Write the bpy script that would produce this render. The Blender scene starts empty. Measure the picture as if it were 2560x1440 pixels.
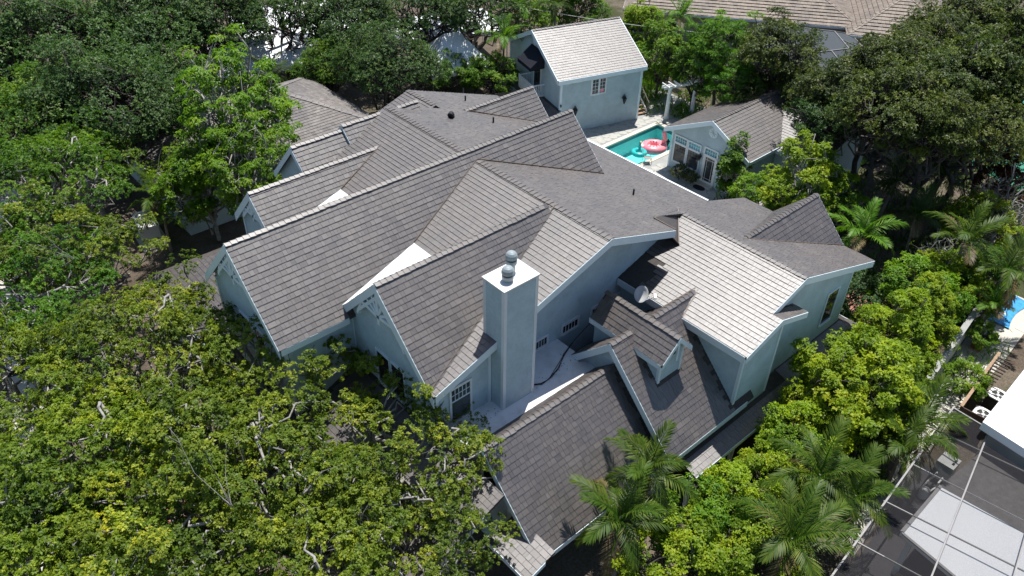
import bpy, math, random
import numpy as np
from mathutils import Vector, Matrix

# ------------------------------------------------------------------ camera, sky, sun, exposure
scene = bpy.context.scene
COL = scene.collection
cam_d = bpy.data.cameras.new('camera'); cam = bpy.data.objects.new('camera', cam_d); COL.objects.link(cam)
cam_d.sensor_width = 36.0; cam_d.lens = 36.0*2007.59/2560.0
cam_d.clip_start = 0.5; cam_d.clip_end = 2000.0
def cam_axes(pitch, roll, yaw):
    f = Vector((math.cos(pitch)*math.cos(yaw), math.cos(pitch)*math.sin(yaw), -math.sin(pitch)))
    r = f.cross(Vector((0, 0, 1))).normalized(); u = r.cross(f)
    return (math.cos(roll)*r+math.sin(roll)*u, -math.sin(roll)*r+math.cos(roll)*u, f)
_r, _u, _f = cam_axes(math.radians(37.651), math.radians(1.195), math.radians(47.861))
CAM = Vector((0, 0, 29.0))
cam.matrix_world = Matrix(((_r.x, _u.x, -_f.x, CAM.x), (_r.y, _u.y, -_f.y, CAM.y), (_r.z, _u.z, -_f.z, CAM.z), (0, 0, 0, 1)))
scene.camera = cam
SUN = Vector((0.305, 0.178, 1.0)).normalized()
w = bpy.data.worlds.new('World'); scene.world = w; w.use_nodes = True
nt = w.node_tree; bg = nt.nodes['Background']
sky = nt.nodes.new('ShaderNodeTexSky'); sky.sky_type = 'NISHITA'; sky.sun_disc = False
sky.sun_elevation = math.asin(SUN.z); sky.sun_rotation = math.atan2(SUN.x, SUN.y)
sky.altitude = 0; sky.air_density = 1.0; sky.dust_density = 0.6; sky.ozone_density = 1.3
nt.links.new(sky.outputs[0], bg.inputs[0]); bg.inputs[1].default_value = 0.086
sl = bpy.data.lights.new('sun', 'SUN'); sl.energy = 4.6; sl.angle = math.radians(0.53); sl.color = (1.0, 0.968, 0.92)
so = bpy.data.objects.new('sun', sl); COL.objects.link(so); so.location = SUN*80
so.rotation_euler = SUN.to_track_quat('Z', 'Y').to_euler()
scene.view_settings.view_transform = 'Standard'; scene.view_settings.look = 'None'
scene.view_settings.exposure = 0.5; scene.view_settings.gamma = 1.0
scene.view_settings.use_curve_mapping = False
scene.cycles.max_bounces = 8; scene.cycles.transparent_max_bounces = 16
scene.cycles.caustics_reflective = False; scene.cycles.caustics_refractive = False
scene.cycles.sample_clamp_indirect = 6.0

# ------------------------------------------------------------------ materials
MATS = {}
def pmat(name, col, rough=0.6, spec=0.5, ior=1.45, metal=0.0):
    m = bpy.data.materials.new(name); m.use_nodes = True
    b = m.node_tree.nodes['Principled BSDF']
    b.inputs['Base Color'].default_value = (*col, 1); b.inputs['Roughness'].default_value = rough
    b.inputs['Specular IOR Level'].default_value = spec; b.inputs['IOR'].default_value = ior
    b.inputs['Metallic'].default_value = metal
    MATS[name] = m
    return m, m.node_tree, b
def N(t, kind, **kw):
    n = t.nodes.new(kind)
    for k, v in kw.items():
        if k in ('operation', 'blend_type', 'data_type', 'attribute_name', 'wave_type', 'bands_direction', 'noise_dimensions', 'feature', 'wave_profile', 'distance'):
            setattr(n, k, v)
        else: n.inputs[k].default_value = v
    return n
def L(t, a, b): t.links.new(a, b)
def ramp(t, fac, stops):
    r = t.nodes.new('ShaderNodeValToRGB'); el = r.color_ramp.elements
    while len(el) < len(stops): el.new(0.5)
    for e, (p, c) in zip(el, stops): e.position = p; e.color = (*c, 1)
    L(t, fac, r.inputs[0]); return r.outputs[0]
def pos(t):
    return t.nodes.new('ShaderNodeNewGeometry').outputs['Position']
def noise(t, scale, detail=4, vec=None, rough=0.6):
    n = N(t, 'ShaderNodeTexNoise', Scale=scale, Detail=detail, Roughness=rough)
    L(t, vec if vec is not None else pos(t), n.inputs['Vector']); return n.outputs['Fac']
def mixc(t, fac, a, b, mode='MIX'):
    m = t.nodes.new('ShaderNodeMixRGB'); m.blend_type = mode
    for inp, v in ((m.inputs[0], fac), (m.inputs[1], a), (m.inputs[2], b)):
        if hasattr(v, 'is_linked') or hasattr(v, 'links'): L(t, v, inp)
        elif isinstance(v, (int, float)): inp.default_value = v
        else: inp.default_value = (*v, 1)
    return m.outputs[0]
def bump(t, b, h, strength=0.3, dist=0.02):
    n = N(t, 'ShaderNodeBump', Strength=strength, Distance=dist); L(t, h, n.inputs['Height']); L(t, n.outputs[0], b.inputs['Normal'])

def noisy(name, c1, c2, scale, rough=0.7, spec=0.4, detail=5, bmp=0.0, bscale=None, c3=None):
    m, t, b = pmat(name, c1, rough, spec)
    f = noise(t, scale, detail)
    st = [(0.3, c1), (0.7, c2)] if c3 is None else [(0.3, c1), (0.52, c2), (0.72, c3)]
    L(t, ramp(t, f, st), b.inputs['Base Color'])
    if bmp: bump(t, b, noise(t, bscale or scale*6, 3), bmp)
    return m

def attr(t, name):
    a = t.nodes.new('ShaderNodeAttribute'); a.attribute_name = name; return a.outputs['Fac']

def shingle_mat(name, stops, rough, ior, fine=60.0):
    m, t, b = pmat(name, stops[0][1], rough, 0.5, ior)
    tone = ramp(t, attr(t, 'tone'), stops)
    g = noise(t, fine, 3); g2 = noise(t, 1.1, 3); g3 = noise(t, 14.0, 3)
    c = mixc(t, 1.0, tone, ramp(t, g, [(0.25, (0.72,)*3), (0.75, (1.22,)*3)]), 'MULTIPLY')
    c = mixc(t, 1.0, c, ramp(t, g3, [(0.3, (0.86,)*3), (0.7, (1.10,)*3)]), 'MULTIPLY')
    c = mixc(t, 1.0, c, ramp(t, g2, [(0.3, (0.90, 0.89, 0.90)), (0.7, (1.08, 1.07, 1.04))]), 'MULTIPLY')
    mp = t.nodes.new('ShaderNodeMapping'); mp.inputs['Scale'].default_value = (1.0, 1.0, 0.25); L(t, pos(t), mp.inputs[0])
    c = mixc(t, 1.0, c, ramp(t, noise(t, 0.55, 6, mp.outputs[0], 0.7), [(0.35, (0.74, 0.75, 0.78)), (0.5, (1.0,)*3), (0.66, (1.14, 1.11, 1.06))]), 'MULTIPLY')
    L(t, c, b.inputs['Base Color'])
    rr = ramp(t, g3, [(0.3, (rough-0.05,)*3), (0.7, (rough+0.06,)*3)]); L(t, rr, b.inputs['Roughness'])
    bump(t, b, g, 0.35, 0.004)
    return m
shingle_mat('shingle', [(0.0, (0.044, 0.034, 0.031)), (0.35, (0.066, 0.053, 0.048)), (0.7, (0.083, 0.069, 0.062)), (1.0, (0.108, 0.092, 0.084))], 0.52, 2.1)
shingle_mat('far_tile', [(0.0, (0.13, 0.10, 0.08)), (0.5, (0.19, 0.15, 0.115)), (1.0, (0.24, 0.19, 0.15))], 0.65, 1.6, 20.0)
shingle_mat('shingle_dull', [(0.0, (0.11, 0.10, 0.095)), (0.5, (0.17, 0.155, 0.147)), (1.0, (0.23, 0.215, 0.205))], 0.7, 1.5)  # rougher and less glossy than shingle, to cut sun glare on the low roof
noisy('underlay', (0.05, 0.043, 0.04), (0.075, 0.066, 0.06), 6.0, 0.8)

def siding(name, col, pitch=0.13):
    m, t, b = pmat(name, col, 0.55, 0.35)
    sep = t.nodes.new('ShaderNodeSeparateXYZ'); L(t, pos(t), sep.inputs[0])
    d = N(t, 'ShaderNodeMath', operation='DIVIDE'); d.inputs[1].default_value = pitch; L(t, sep.outputs[2], d.inputs[0])
    fr = N(t, 'ShaderNodeMath', operation='FRACT'); L(t, d.outputs[0], fr.inputs[0])
    inv = N(t, 'ShaderNodeMath', operation='SUBTRACT'); inv.inputs[0].default_value = 1.0; L(t, fr.outputs[0], inv.inputs[1])
    g = noise(t, 0.9, 5); g2 = noise(t, 9.0, 4)
    c = ramp(t, g, [(0.3, tuple(x*0.88 for x in col)), (0.7, tuple(min(1, x*1.07) for x in col))])
    c = mixc(t, 1.0, c, ramp(t, g2, [(0.3, (0.94,)*3), (0.7, (1.03,)*3)]), 'MULTIPLY')
    L(t, c, b.inputs['Base Color'])
    st = ramp(t, noise(t, 2.2, 6, None, 0.75), [(0.36, (0.90, 0.905, 0.90)), (0.55, (1.0,)*3)])
    L(t, mixc(t, 1.0, c, st, 'MULTIPLY'), b.inputs['Base Color']); bump(t, b, g2, 0.15, 0.01)
    return m
siding('siding', (0.50, 0.615, 0.65))
noisy('trim', (0.68, 0.785, 0.83), (0.75, 0.84, 0.87), 1.6, 0.5)
noisy('white_trim', (0.70, 0.74, 0.76), (0.78, 0.81, 0.82), 2.0, 0.45)
noisy('white_paint', (0.74, 0.74, 0.72), (0.82, 0.82, 0.80), 2.0, 0.5)
noisy('membrane', (0.60, 0.61, 0.60), (0.80, 0.81, 0.81), 1.3, 0.55, detail=8, c3=(0.84, 0.85, 0.85))
noisy('flash_grey', (0.10, 0.092, 0.088), (0.15, 0.14, 0.135), 4.0, 0.6)
noisy('flashing', (0.09, 0.07, 0.055), (0.15, 0.11, 0.085), 3.0, 0.5)
noisy('metal_cap', (0.24, 0.29, 0.31), (0.33, 0.38, 0.39), 4.0, 0.35, 0.6)
noisy('cap_flash', (0.62, 0.62, 0.60), (0.74, 0.74, 0.72), 3.0, 0.35, 0.6)
noisy('dark_metal', (0.012, 0.012, 0.014), (0.03, 0.03, 0.032), 5.0, 0.4)
noisy('bronze_frame', (0.03, 0.026, 0.024), (0.05, 0.045, 0.04), 4.0, 0.4)
noisy('alum_frame', (0.25, 0.24, 0.235), (0.33, 0.315, 0.30), 3.0, 0.4)
noisy('navy_canvas', (0.008, 0.010, 0.018), (0.016, 0.018, 0.028), 5.0, 0.9)
noisy('deck_stone', (0.33, 0.33, 0.30), (0.44, 0.43, 0.39), 1.5, 0.6, c3=(0.28, 0.29, 0.28), bmp=0.1)
noisy('coping', (0.58, 0.52, 0.42), (0.68, 0.62, 0.51), 2.0, 0.55)
noisy('pool_tile', (0.05, 0.16, 0.19), (0.07, 0.20, 0.23), 5.0, 0.25)
noisy('pool_plaster', (0.40, 0.74, 0.73), (0.50, 0.82, 0.80), 3.0, 0.4)
noisy('concrete', (0.44, 0.42, 0.37), (0.56, 0.53, 0.46), 0.7, 0.75, bmp=0.1)
noisy('concrete_grey', (0.27, 0.27, 0.26), (0.36, 0.36, 0.345), 0.8, 0.75, bmp=0.1)
noisy('stucco_white', (0.60, 0.62, 0.62), (0.70, 0.71, 0.70), 1.0, 0.75)
noisy('slab_dark', (0.035, 0.033, 0.036), (0.06, 0.057, 0.06), 0.8, 0.7)
noisy('stucco_tan', (0.42, 0.36, 0.28), (0.50, 0.43, 0.34), 1.0, 0.8)
noisy('roof_white', (0.80, 0.82, 0.84), (0.86, 0.87, 0.88), 0.6, 0.5)
noisy('roof_cream', (0.56, 0.56, 0.54), (0.66, 0.66, 0.63), 0.9, 0.6, c3=(0.52, 0.52, 0.50))
noisy('tent_white', (0.78, 0.79, 0.82), (0.86, 0.87, 0.89), 0.6, 0.5)
noisy('timber_dark', (0.03, 0.018, 0.013), (0.06, 0.035, 0.025), 4.0, 0.55)
noisy('timber', (0.26, 0.17, 0.10), (0.36, 0.24, 0.15), 4.0, 0.6)
noisy('fence_wood', (0.10, 0.085, 0.07), (0.16, 0.14, 0.115), 3.0, 0.8)
noisy('terracotta', (0.24, 0.075, 0.04), (0.34, 0.11, 0.06), 6.0, 0.7)
noisy('brick_paver', (0.28, 0.12, 0.085), (0.36, 0.17, 0.12), 4.0, 0.8, c3=(0.42, 0.22, 0.17))
noisy('gravel', (0.28, 0.27, 0.25), (0.50, 0.48, 0.44), 22.0, 0.9, bmp=0.6, bscale=40)
noisy('tarp', (0.03, 0.22, 0.50), (0.06, 0.34, 0.66), 2.5, 0.35, bmp=0.5, bscale=4, c3=(0.02, 0.12, 0.30))
noisy('court_green', (0.03, 0.20, 0.13), (0.05, 0.26, 0.17), 1.0, 0.7)
noisy('pink_vinyl', (0.78, 0.20, 0.27), (0.85, 0.32, 0.36), 1.3, 0.25, 0.6)
noisy('pale_pink', (0.86, 0.62, 0.62), (0.9, 0.72, 0.71), 2.0, 0.25, 0.6)
noisy('teal_vinyl', (0.02, 0.42, 0.42), (0.04, 0.52, 0.50), 2.0, 0.25, 0.6)
noisy('yellow_vinyl', (0.75, 0.48, 0.10), (0.8, 0.52, 0.12), 2.0, 0.3, 0.6)
noisy('black_vinyl', (0.01, 0.01, 0.01), (0.02, 0.02, 0.02), 2.0, 0.3, 0.6)
noisy('bark_pale', (0.20, 0.19, 0.175), (0.34, 0.325, 0.30), 3.0, 0.85, bmp=0.5, c3=(0.13, 0.12, 0.11))
noisy('bark_dark', (0.055, 0.048, 0.04), (0.10, 0.09, 0.08), 3.0, 0.9, bmp=0.5)
noisy('palm_trunk', (0.16, 0.14, 0.11), (0.26, 0.24, 0.20), 5.0, 0.85, bmp=0.5)
noisy('mat_dark', (0.015, 0.012, 0.02), (0.03, 0.025, 0.035), 8.0, 0.95)
noisy('grey_cabinet', (0.52, 0.53, 0.52), (0.62, 0.63, 0.61), 2.0, 0.45)
noisy('car_paint', (0.30, 0.36, 0.42), (0.34, 0.40, 0.46), 2.0, 0.2, 0.7)
noisy('curtain', (0.24, 0.25, 0.24), (0.36, 0.37, 0.35), 3.0, 0.8)
noisy('grass_ground', (0.035, 0.05, 0.016), (0.075, 0.075, 0.03), 1.2, 0.95, c3=(0.11, 0.085, 0.055), bmp=0.5, bscale=18)

# ground: mulch, leaf litter and worn lawn
m, t, b = pmat('ground', (0.1, 0.08, 0.06), 0.95, 0.2)
c = ramp(t, noise(t, 0.18, 6), [(0.36, (0.095, 0.074, 0.056)), (0.5, (0.15, 0.122, 0.094)), (0.62, (0.060, 0.066, 0.030)), (0.75, (0.045, 0.055, 0.02))])
c = mixc(t, 1.0, c, ramp(t, noise(t, 9.0, 5), [(0.3, (0.55,)*3), (0.7, (1.35,)*3)]), 'MULTIPLY')
L(t, c, b.inputs['Base Color']); bump(t, b, noise(t, 25.0, 4), 0.6, 0.05)

def glass_mat(name, tint, rough=0.06):
    m, t, b = pmat(name, tint, rough, 0.5, 1.5)
    L(t, ramp(t, noise(t, 0.8, 2), [(0.35, tuple(x*0.6 for x in tint)), (0.65, tuple(x*1.5 for x in tint))]), b.inputs['Base Color'])
    return m
glass_mat('glass_dark', (0.018, 0.021, 0.024)); glass_mat('glass_blue', (0.06, 0.30, 0.36), 0.05)
glass_mat('glass_grey', (0.055, 0.065, 0.07))

# screen mesh of the pool cages and pool water: partly see-through
def see_through(name, col, tcol, fac, gl=None, rough=0.05):
    m = bpy.data.materials.new(name); m.use_nodes = True; t = m.node_tree; t.nodes.clear(); MATS[name] = m
    out = t.nodes.new('ShaderNodeOutputMaterial'); mx = t.nodes.new('ShaderNodeMixShader')
    tr = t.nodes.new('ShaderNodeBsdfTransparent'); tr.inputs[0].default_value = (*tcol, 1)
    if gl:
        s2 = t.nodes.new('ShaderNodeBsdfGlossy'); s2.inputs['Roughness'].default_value = rough; s2.inputs[0].default_value = (*col, 1)
        fn = t.nodes.new('ShaderNodeFresnel'); fn.inputs[0].default_value = 1.33; L(t, fn.outputs[0], mx.inputs[0])
        bp = N(t, 'ShaderNodeBump', Strength=0.25, Distance=0.05); L(t, noise(t, 3.5, 3), bp.inputs['Height']); L(t, bp.outputs[0], s2.inputs['Normal'])
    else:
        s2 = t.nodes.new('ShaderNodeBsdfDiffuse'); s2.inputs[0].default_value = (*col, 1)
        L(t, ramp(t, noise(t, 30.0, 2), [(0.35, (fac-0.05,)*3), (0.65, (fac+0.05,)*3)]), mx.inputs[0])
    L(t, tr.outputs[0], mx.inputs[1]); L(t, s2.outputs[0], mx.inputs[2]); L(t, mx.outputs[0], out.inputs[0])
see_through('screen_dark', (0.05, 0.048, 0.052), (0.92,)*3, 0.36)
see_through('screen_grey', (0.16, 0.18, 0.20), (0.80,)*3, 0.50)
see_through('water', (1, 1, 1), (0.58, 0.92, 0.92), 0, gl=True)

def leaf_mat(name, stops, trans=0.35, tcol=None, rough=0.5):
    m = bpy.data.materials.new(name); m.use_nodes = True; t = m.node_tree; MATS[name] = m
    b = t.nodes['Principled BSDF']; out = t.nodes['Material Output']
    b.inputs['Roughness'].default_value = rough; b.inputs['Specular IOR Level'].default_value = 0.3
    c = ramp(t, attr(t, 'tone'), stops)
    c = mixc(t, 1.0, c, ramp(t, noise(t, 0.55, 3), [(0.3, (0.72, 0.80, 0.80)), (0.7, (1.2, 1.12, 1.0))]), 'MULTIPLY')
    oi = t.nodes.new('ShaderNodeObjectInfo')
    c = mixc(t, 1.0, c, ramp(t, oi.outputs['Random'], [(0.0, (0.78, 0.86, 0.9)), (0.35, (1.0, 1.0, 1.0)), (0.7, (0.9, 1.04, 0.9)), (1.0, (1.16, 1.08, 1.0))]), 'MULTIPLY')
    L(t, c, b.inputs['Base Color'])
    tl = t.nodes.new('ShaderNodeBsdfTranslucent')
    L(t, mixc(t, 1.0, c, tcol or (1.25, 1.35, 0.5), 'MULTIPLY'), tl.inputs[0])
    mx = t.nodes.new('ShaderNodeMixShader'); mx.inputs[0].default_value = trans
    L(t, b.outputs[0], mx.inputs[1]); L(t, tl.outputs[0], mx.inputs[2]); L(t, mx.outputs[0], out.inputs[0])
leaf_mat('leaf_oak', [(0.0, (0.058, 0.106, 0.013)), (0.45, (0.174, 0.241, 0.022)), (0.8, (0.297, 0.342, 0.029)), (1.0, (0.493, 0.482, 0.045))], 0.4)
leaf_mat('leaf_oak_green', [(0.0, (0.037, 0.105, 0.013)), (0.5, (0.105, 0.215, 0.018)), (1.0, (0.206, 0.312, 0.025))], 0.4)
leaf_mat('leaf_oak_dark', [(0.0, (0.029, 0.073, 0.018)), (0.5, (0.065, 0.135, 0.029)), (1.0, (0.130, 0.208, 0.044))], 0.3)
leaf_mat('leaf_olive', [(0.0, (0.029, 0.051, 0.009)), (0.5, (0.077, 0.108, 0.015)), (1.0, (0.182, 0.204, 0.029))], 0.3)
leaf_mat('leaf_hedge', [(0.0, (0.115, 0.200, 0.010)), (0.5, (0.265, 0.365, 0.014)), (1.0, (0.44, 0.46, 0.022))], 0.42)
leaf_mat('leaf_bright', [(0.0, (0.070, 0.165, 0.010)), (0.5, (0.160, 0.295, 0.016)), (1.0, (0.29, 0.40, 0.028))], 0.4)
leaf_mat('leaf_feather', [(0.0, (0.055, 0.145, 0.012)), (0.5, (0.120, 0.250, 0.018)), (1.0, (0.20, 0.33, 0.026))], 0.4)
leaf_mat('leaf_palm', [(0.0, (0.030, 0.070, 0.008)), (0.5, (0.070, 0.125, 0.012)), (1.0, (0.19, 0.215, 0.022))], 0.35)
leaf_mat('leaf_shade', [(0.0, (0.020, 0.042, 0.010)), (0.5, (0.042, 0.072, 0.016)), (1.0, (0.090, 0.115, 0.028))], 0.3)  # palm leaf darkened, the shade they stand in put into its colour
leaf_mat('leaf_dead', [(0.0, (0.10, 0.065, 0.03)), (0.5, (0.17, 0.12, 0.06)), (1.0, (0.24, 0.18, 0.09))], 0.2, (1.0, .9, .7))
leaf_mat('leaf_red', [(0.0, (0.06, 0.02, 0.012)), (0.5, (0.12, 0.035, 0.02)), (1.0, (0.16, 0.09, 0.03))], 0.3)
leaf_mat('leaf_grass', [(0.0, (0.04, 0.06, 0.012)), (0.5, (0.08, 0.10, 0.02)), (1.0, (0.16, 0.15, 0.05))], 0.3)

# ------------------------------------------------------------------ mesh helpers
class MB:
    """collects polygons, then links them as one mesh object"""
    def __init__(s): s.v = []; s.f = []
    def poly(s, pts):
        i = len(s.v); s.v += [tuple(p) for p in pts]; s.f.append(tuple(range(i, i+len(pts)))); return s
    def prism(s, pts, d):
        """closed solid: polygon pts swept by vector d"""
        n = len(pts); i = len(s.v); d = Vector(d)
        s.v += [tuple(p) for p in pts]+[tuple(Vector(p)+d) for p in pts]
        s.f.append(tuple(range(i+n-1, i-1, -1))); s.f.append(tuple(range(i+n, i+2*n)))
        for k in range(n): a, b = i+k, i+(k+1) % n; s.f.append((a, b, b+n, a+n))
        return s
    def box(s, x0, x1, y0, y1, z0, z1):
        return s.prism([(x0, y0, z0), (x1, y0, z0), (x1, y1, z0), (x0, y1, z0)], (0, 0, z1-z0))
    def bar(s, a, b, w, h, up=(0, 0, 1)):
        a = Vector(a); b = Vector(b); d = (b-a).normalized(); side = d.cross(Vector(up))
        if side.length < 1e-4: side = d.cross(Vector((1, 0, 0)))
        side.normalize(); u2 = side.cross(d).normalized()
        s.prism([a-side*w/2-u2*h/2, a+side*w/2-u2*h/2, a+side*w/2+u2*h/2, a-side*w/2+u2*h/2], b-a); return s
    def tube(s, pts, radii, n=8, caps=True):
        pts = [Vector(p) for p in pts]; rings = []
        for k, p in enumerate(pts):
            d = (pts[min(k+1, len(pts)-1)]-pts[max(k-1, 0)]).normalized()
            ref = Vector((0, 0, 1)) if abs(d.z) < 0.9 else Vector((1, 0, 0))
            a = d.cross(ref).normalized(); b2 = d.cross(a).normalized(); r = radii[k] if hasattr(radii, '__len__') else radii
            i = len(s.v); rings.append(i)
            for q in range(n):
                an = 2*math.pi*q/n; s.v.append(tuple(p+a*math.cos(an)*r+b2*math.sin(an)*r))
        for k in range(len(pts)-1):
            for q in range(n):
                q2 = (q+1) % n; s.f.append((rings[k]+q, rings[k]+q2, rings[k+1]+q2, rings[k+1]+q))
        if caps:
            s.f.append(tuple(range(rings[0]+n-1, rings[0]-1, -1))); s.f.append(tuple(range(rings[-1], rings[-1]+n)))
        return s
    def lathe(s, c, prof, n=16):
        """prof: list of (r, z) about the vertical axis through c"""
        c = Vector(c); st = []
        for r, z in prof:
            st.append(len(s.v))
            for q in range(n):
                an = 2*math.pi*q/n; s.v.append((c.x+r*math.cos(an), c.y+r*math.sin(an), c.z+z))
        for k in range(len(prof)-1):
            for q in range(n):
                q2 = (q+1) % n; s.f.append((st[k]+q, st[k]+q2, st[k+1]+q2, st[k+1]+q))
        s.f.append(tuple(range(st[0]+n-1, st[0]-1, -1))); s.f.append(tuple(range(st[-1], st[-1]+n)))
        return s
    def build(s, name, mat, parent=None, smooth=False, M=None):
        me = bpy.data.meshes.new(name)
        v = s.v if M is None else [tuple(M @ Vector(p)) for p in s.v]
        me.from_pydata(v, [], s.f); me.update()
        if smooth: me.polygons.foreach_set('use_smooth', [True]*len(me.polygons))
        return link(name, me, mat, parent)
def link(name, me, mat, parent=None):
    o = bpy.data.objects.new(name, me); COL.objects.link(o)
    if mat is not None and not me.materials: me.materials.append(MATS[mat] if isinstance(mat, str) else mat)
    if parent is not None:
        o.parent = parent
        if parent.parent is None and parent.type == 'EMPTY': o.matrix_parent_inverse = parent.matrix_basis.inverted()
    return o
def tag(o, label, cat, group=None):
    o['label'] = label; o['category'] = cat
    if group: o['group'] = group
    return o
def thing(name, label, cat, loc=(0, 0, 0), group=None, rz=0):
    o = bpy.data.objects.new(name, None); COL.objects.link(o); o.location = loc; o.rotation_euler = (0, 0, rz)
    o.empty_display_size = 0.3
    return tag(o, label, cat, group)
def struct(o): o['kind'] = 'structure'; return o
def set_tone(me, arr):
    a = me.attributes.new('tone', 'FLOAT', 'FACE'); a.data.foreach_set('value', np.asarray(arr, dtype=np.float32))
def copy_tree(src, parent=None):
    c = src.copy(); COL.objects.link(c); c.parent = parent
    for ch in src.children: copy_tree(ch, c)
    return c
# ------------------------------------------------------------------ roofs: overlapping sloped planes covered course by course
def clip(poly, ax, lim, sign):
    out = []; n = len(poly)
    for i in range(n):
        p = poly[i]; q = poly[(i+1) % n]; a = sign*(p[ax]-lim); b = sign*(q[ax]-lim)
        if a <= 0: out.append(p)
        if (a < 0 < b) or (b < 0 < a):
            t = a/(a-b); out.append((p[0]+(q[0]-p[0])*t, p[1]+(q[1]-p[1])*t))
    return out
def clip_convex(subj, cl):
    out = subj; n = len(cl)
    for i in range(n):
        if not out: return out
        ax, ay = cl[i]; bx, by = cl[(i+1) % n]; src = out; out = []
        ex, ey = bx-ax, by-ay
        for k in range(len(src)):
            p = src[k]; q = src[(k+1) % len(src)]
            a = ex*(p[1]-ay)-ey*(p[0]-ax); b = ex*(q[1]-ay)-ey*(q[0]-ax)
            if a >= 0: out.append(p)
            if (a > 0 > b) or (a < 0 < b):
                t = a/(a-b); out.append((p[0]+(q[0]-p[0])*t, p[1]+(q[1]-p[1])*t))
    return out
def area2(p):
    return sum(p[i][0]*p[(i+1) % len(p)][1]-p[(i+1) % len(p)][0]*p[i][1] for i in range(len(p)))/2
def inside(p, poly, m=0.0):
    for i in range(len(poly)):
        ax, ay = poly[i]; bx, by = poly[(i+1) % len(poly)]
        ex, ey = bx-ax, by-ay; l = math.hypot(ex, ey)
        if (ex*(p[1]-ay)-ey*(p[0]-ax))/l < m: return False
    return True
class Roof:
    def __init__(s, seed, expo=0.243, widths=(0.15, 0.19, 0.24, 0.30, 0.36), th=0.027, gap=0.008):
        s.p = []; s.rng = random.Random(seed); s.expo = expo; s.w = widths; s.th = th; s.gap = gap; s.caps = MB()
    def plane(s, poly, ref, g, cover=True):
        """poly: footprint in plan; the plane passes through ref=(x,y,z) with gradient g=(dz/dx,dz/dy)"""
        if area2(poly) < 0: poly = poly[::-1]
        s.p.append(dict(poly=poly, z0=ref[2]-g[0]*ref[0]-g[1]*ref[1], g=g, cover=cover)); return s.p[-1]
    def rect(s, x0, x1, y0, y1, ref, g, cover=True): return s.plane([(x0, y0), (x1, y0), (x1, y1), (x0, y1)], ref, g, cover)
    def z(s, pl, x, y): return pl['z0']+pl['g'][0]*x+pl['g'][1]*y
    def hidden(s, pl, x, y, m=0.10):
        z = s.z(pl, x, y)
        for o in s.p:
            if o is not pl and s.z(o, x, y) > z+m and inside((x, y), o['poly']): return True
        return False
    def shingles(s):
        out = []; R = s.rng
        for pi, pl in enumerate(s.p):
            if not pl['cover']: continue
            gx, gy = pl['g']; gl = math.hypot(gx, gy)
            if gl < 0.02: continue
            hx, hy = gx/gl, gy/gl; ux, uy = -hy, hx; k = math.sqrt(1+gl*gl)
            uv = [(x*ux+y*uy, (x*hx+y*hy)*k) for x, y in pl['poly']]
            if area2(uv) < 0: uv = uv[::-1]
            v0 = min(v for _, v in uv); v1 = max(v for _, v in uv); u0 = min(u for u, _ in uv); u1 = max(u for u, _ in uv)
            nrm = Vector((-gx, -gy, 1))/k
            i = math.floor(v0/s.expo)
            while i*s.expo < v1:
                a = i*s.expo; b = a+s.expo+0.012; u = u0-R.random()*0.3
                row = R.uniform(-0.05, 0.05)
                while u < u1:
                    wd = R.choice(s.w); rect = [(u, a), (u+wd-s.gap, a), (u+wd-s.gap, b), (u, b)]; u += wd
                    if rect[1][0] < u0: continue
                    c = clip_convex(rect, uv)
                    if len(c) < 3 or abs(area2(c)) < 0.0015: continue
                    pts = [(p[0]*ux+p[1]/k*hx, p[0]*uy+p[1]/k*hy) for p in c]
                    cx = sum(p[0] for p in pts)/len(pts); cy = sum(p[1] for p in pts)/len(pts)
                    if s.hidden(pl, cx, cy) and all(s.hidden(pl, *p) for p in pts): continue
                    th = s.th*R.uniform(0.75, 1.2); tone = min(1, max(0, R.gauss(0.5, 0.17)+row))
                    top = []; bot = []
                    for (pu, pv), (x, y) in zip(c, pts):
                        P = Vector((x, y, s.z(pl, x, y))); hgt = 0.004+th*(b-pv)/(b-a)
                        top.append(P+nrm*hgt); bot.append(P-nrm*0.006)
                    out.append((Vector((cx, cy, s.z(pl, cx, cy))), top, bot, tone, pi))
            
                i += 1
        return out
    def deck(s, mb, th=0.10, drop=0.012):
        for pl in s.p:
            pts = [Vector((x, y, s.z(pl, x, y)-drop-th)) for x, y in pl['poly']]
            mb.prism(pts, (0, 0, th))
    def cap_line(s, P, Q, gl, gr, wid=0.17, step=0.26):
        """ridge caps from P to Q; gl, gr: drop per metre on the left and right of the line"""
        P = Vector(P); Q = Vector(Q); d = Q-P; ln = d.length; d.normalize()
        side = d.cross(Vector((0, 0, 1))).normalized()
        n = max(1, int(ln/step))
        for i in range(n):
            lift = 0.02+s.rng.uniform(0, 0.012); w = wid*s.rng.uniform(0.92, 1.06)
            a = P+d*(i*ln/n); b = P+d*((i+1)*ln/n+0.03)
            for sg, g in ((1, gr), (-1, gl)):
                g = g*.5; q = math.sqrt(1+g*g); off = side*sg*w/q-Vector((0, 0, 1))*g*w/q  # caps laid flatter than the slopes so they catch more sun
                up0 = Vector((0, 0, lift+0.022)); up1 = Vector((0, 0, lift-0.012))
                pts = [a+up0, b+up1, b+off+up1, a+off+up0]
                if sg < 0: pts = pts[::-1]
                s.caps.prism(pts, (0, 0, -0.02))
def add_piece(mb, top, bot, tones, tone):
    n = len(top); i = len(mb.v)
    mb.v += [tuple(p) for p in top]+[tuple(p) for p in bot]
    mb.f.append(tuple(range(i, i+n))); tones.append(tone)
    for k in range(n):
        a, b = i+k, i+(k+1) % n; mb.f.append((b, a, a+n, b+n)); tones.append(tone)
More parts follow.
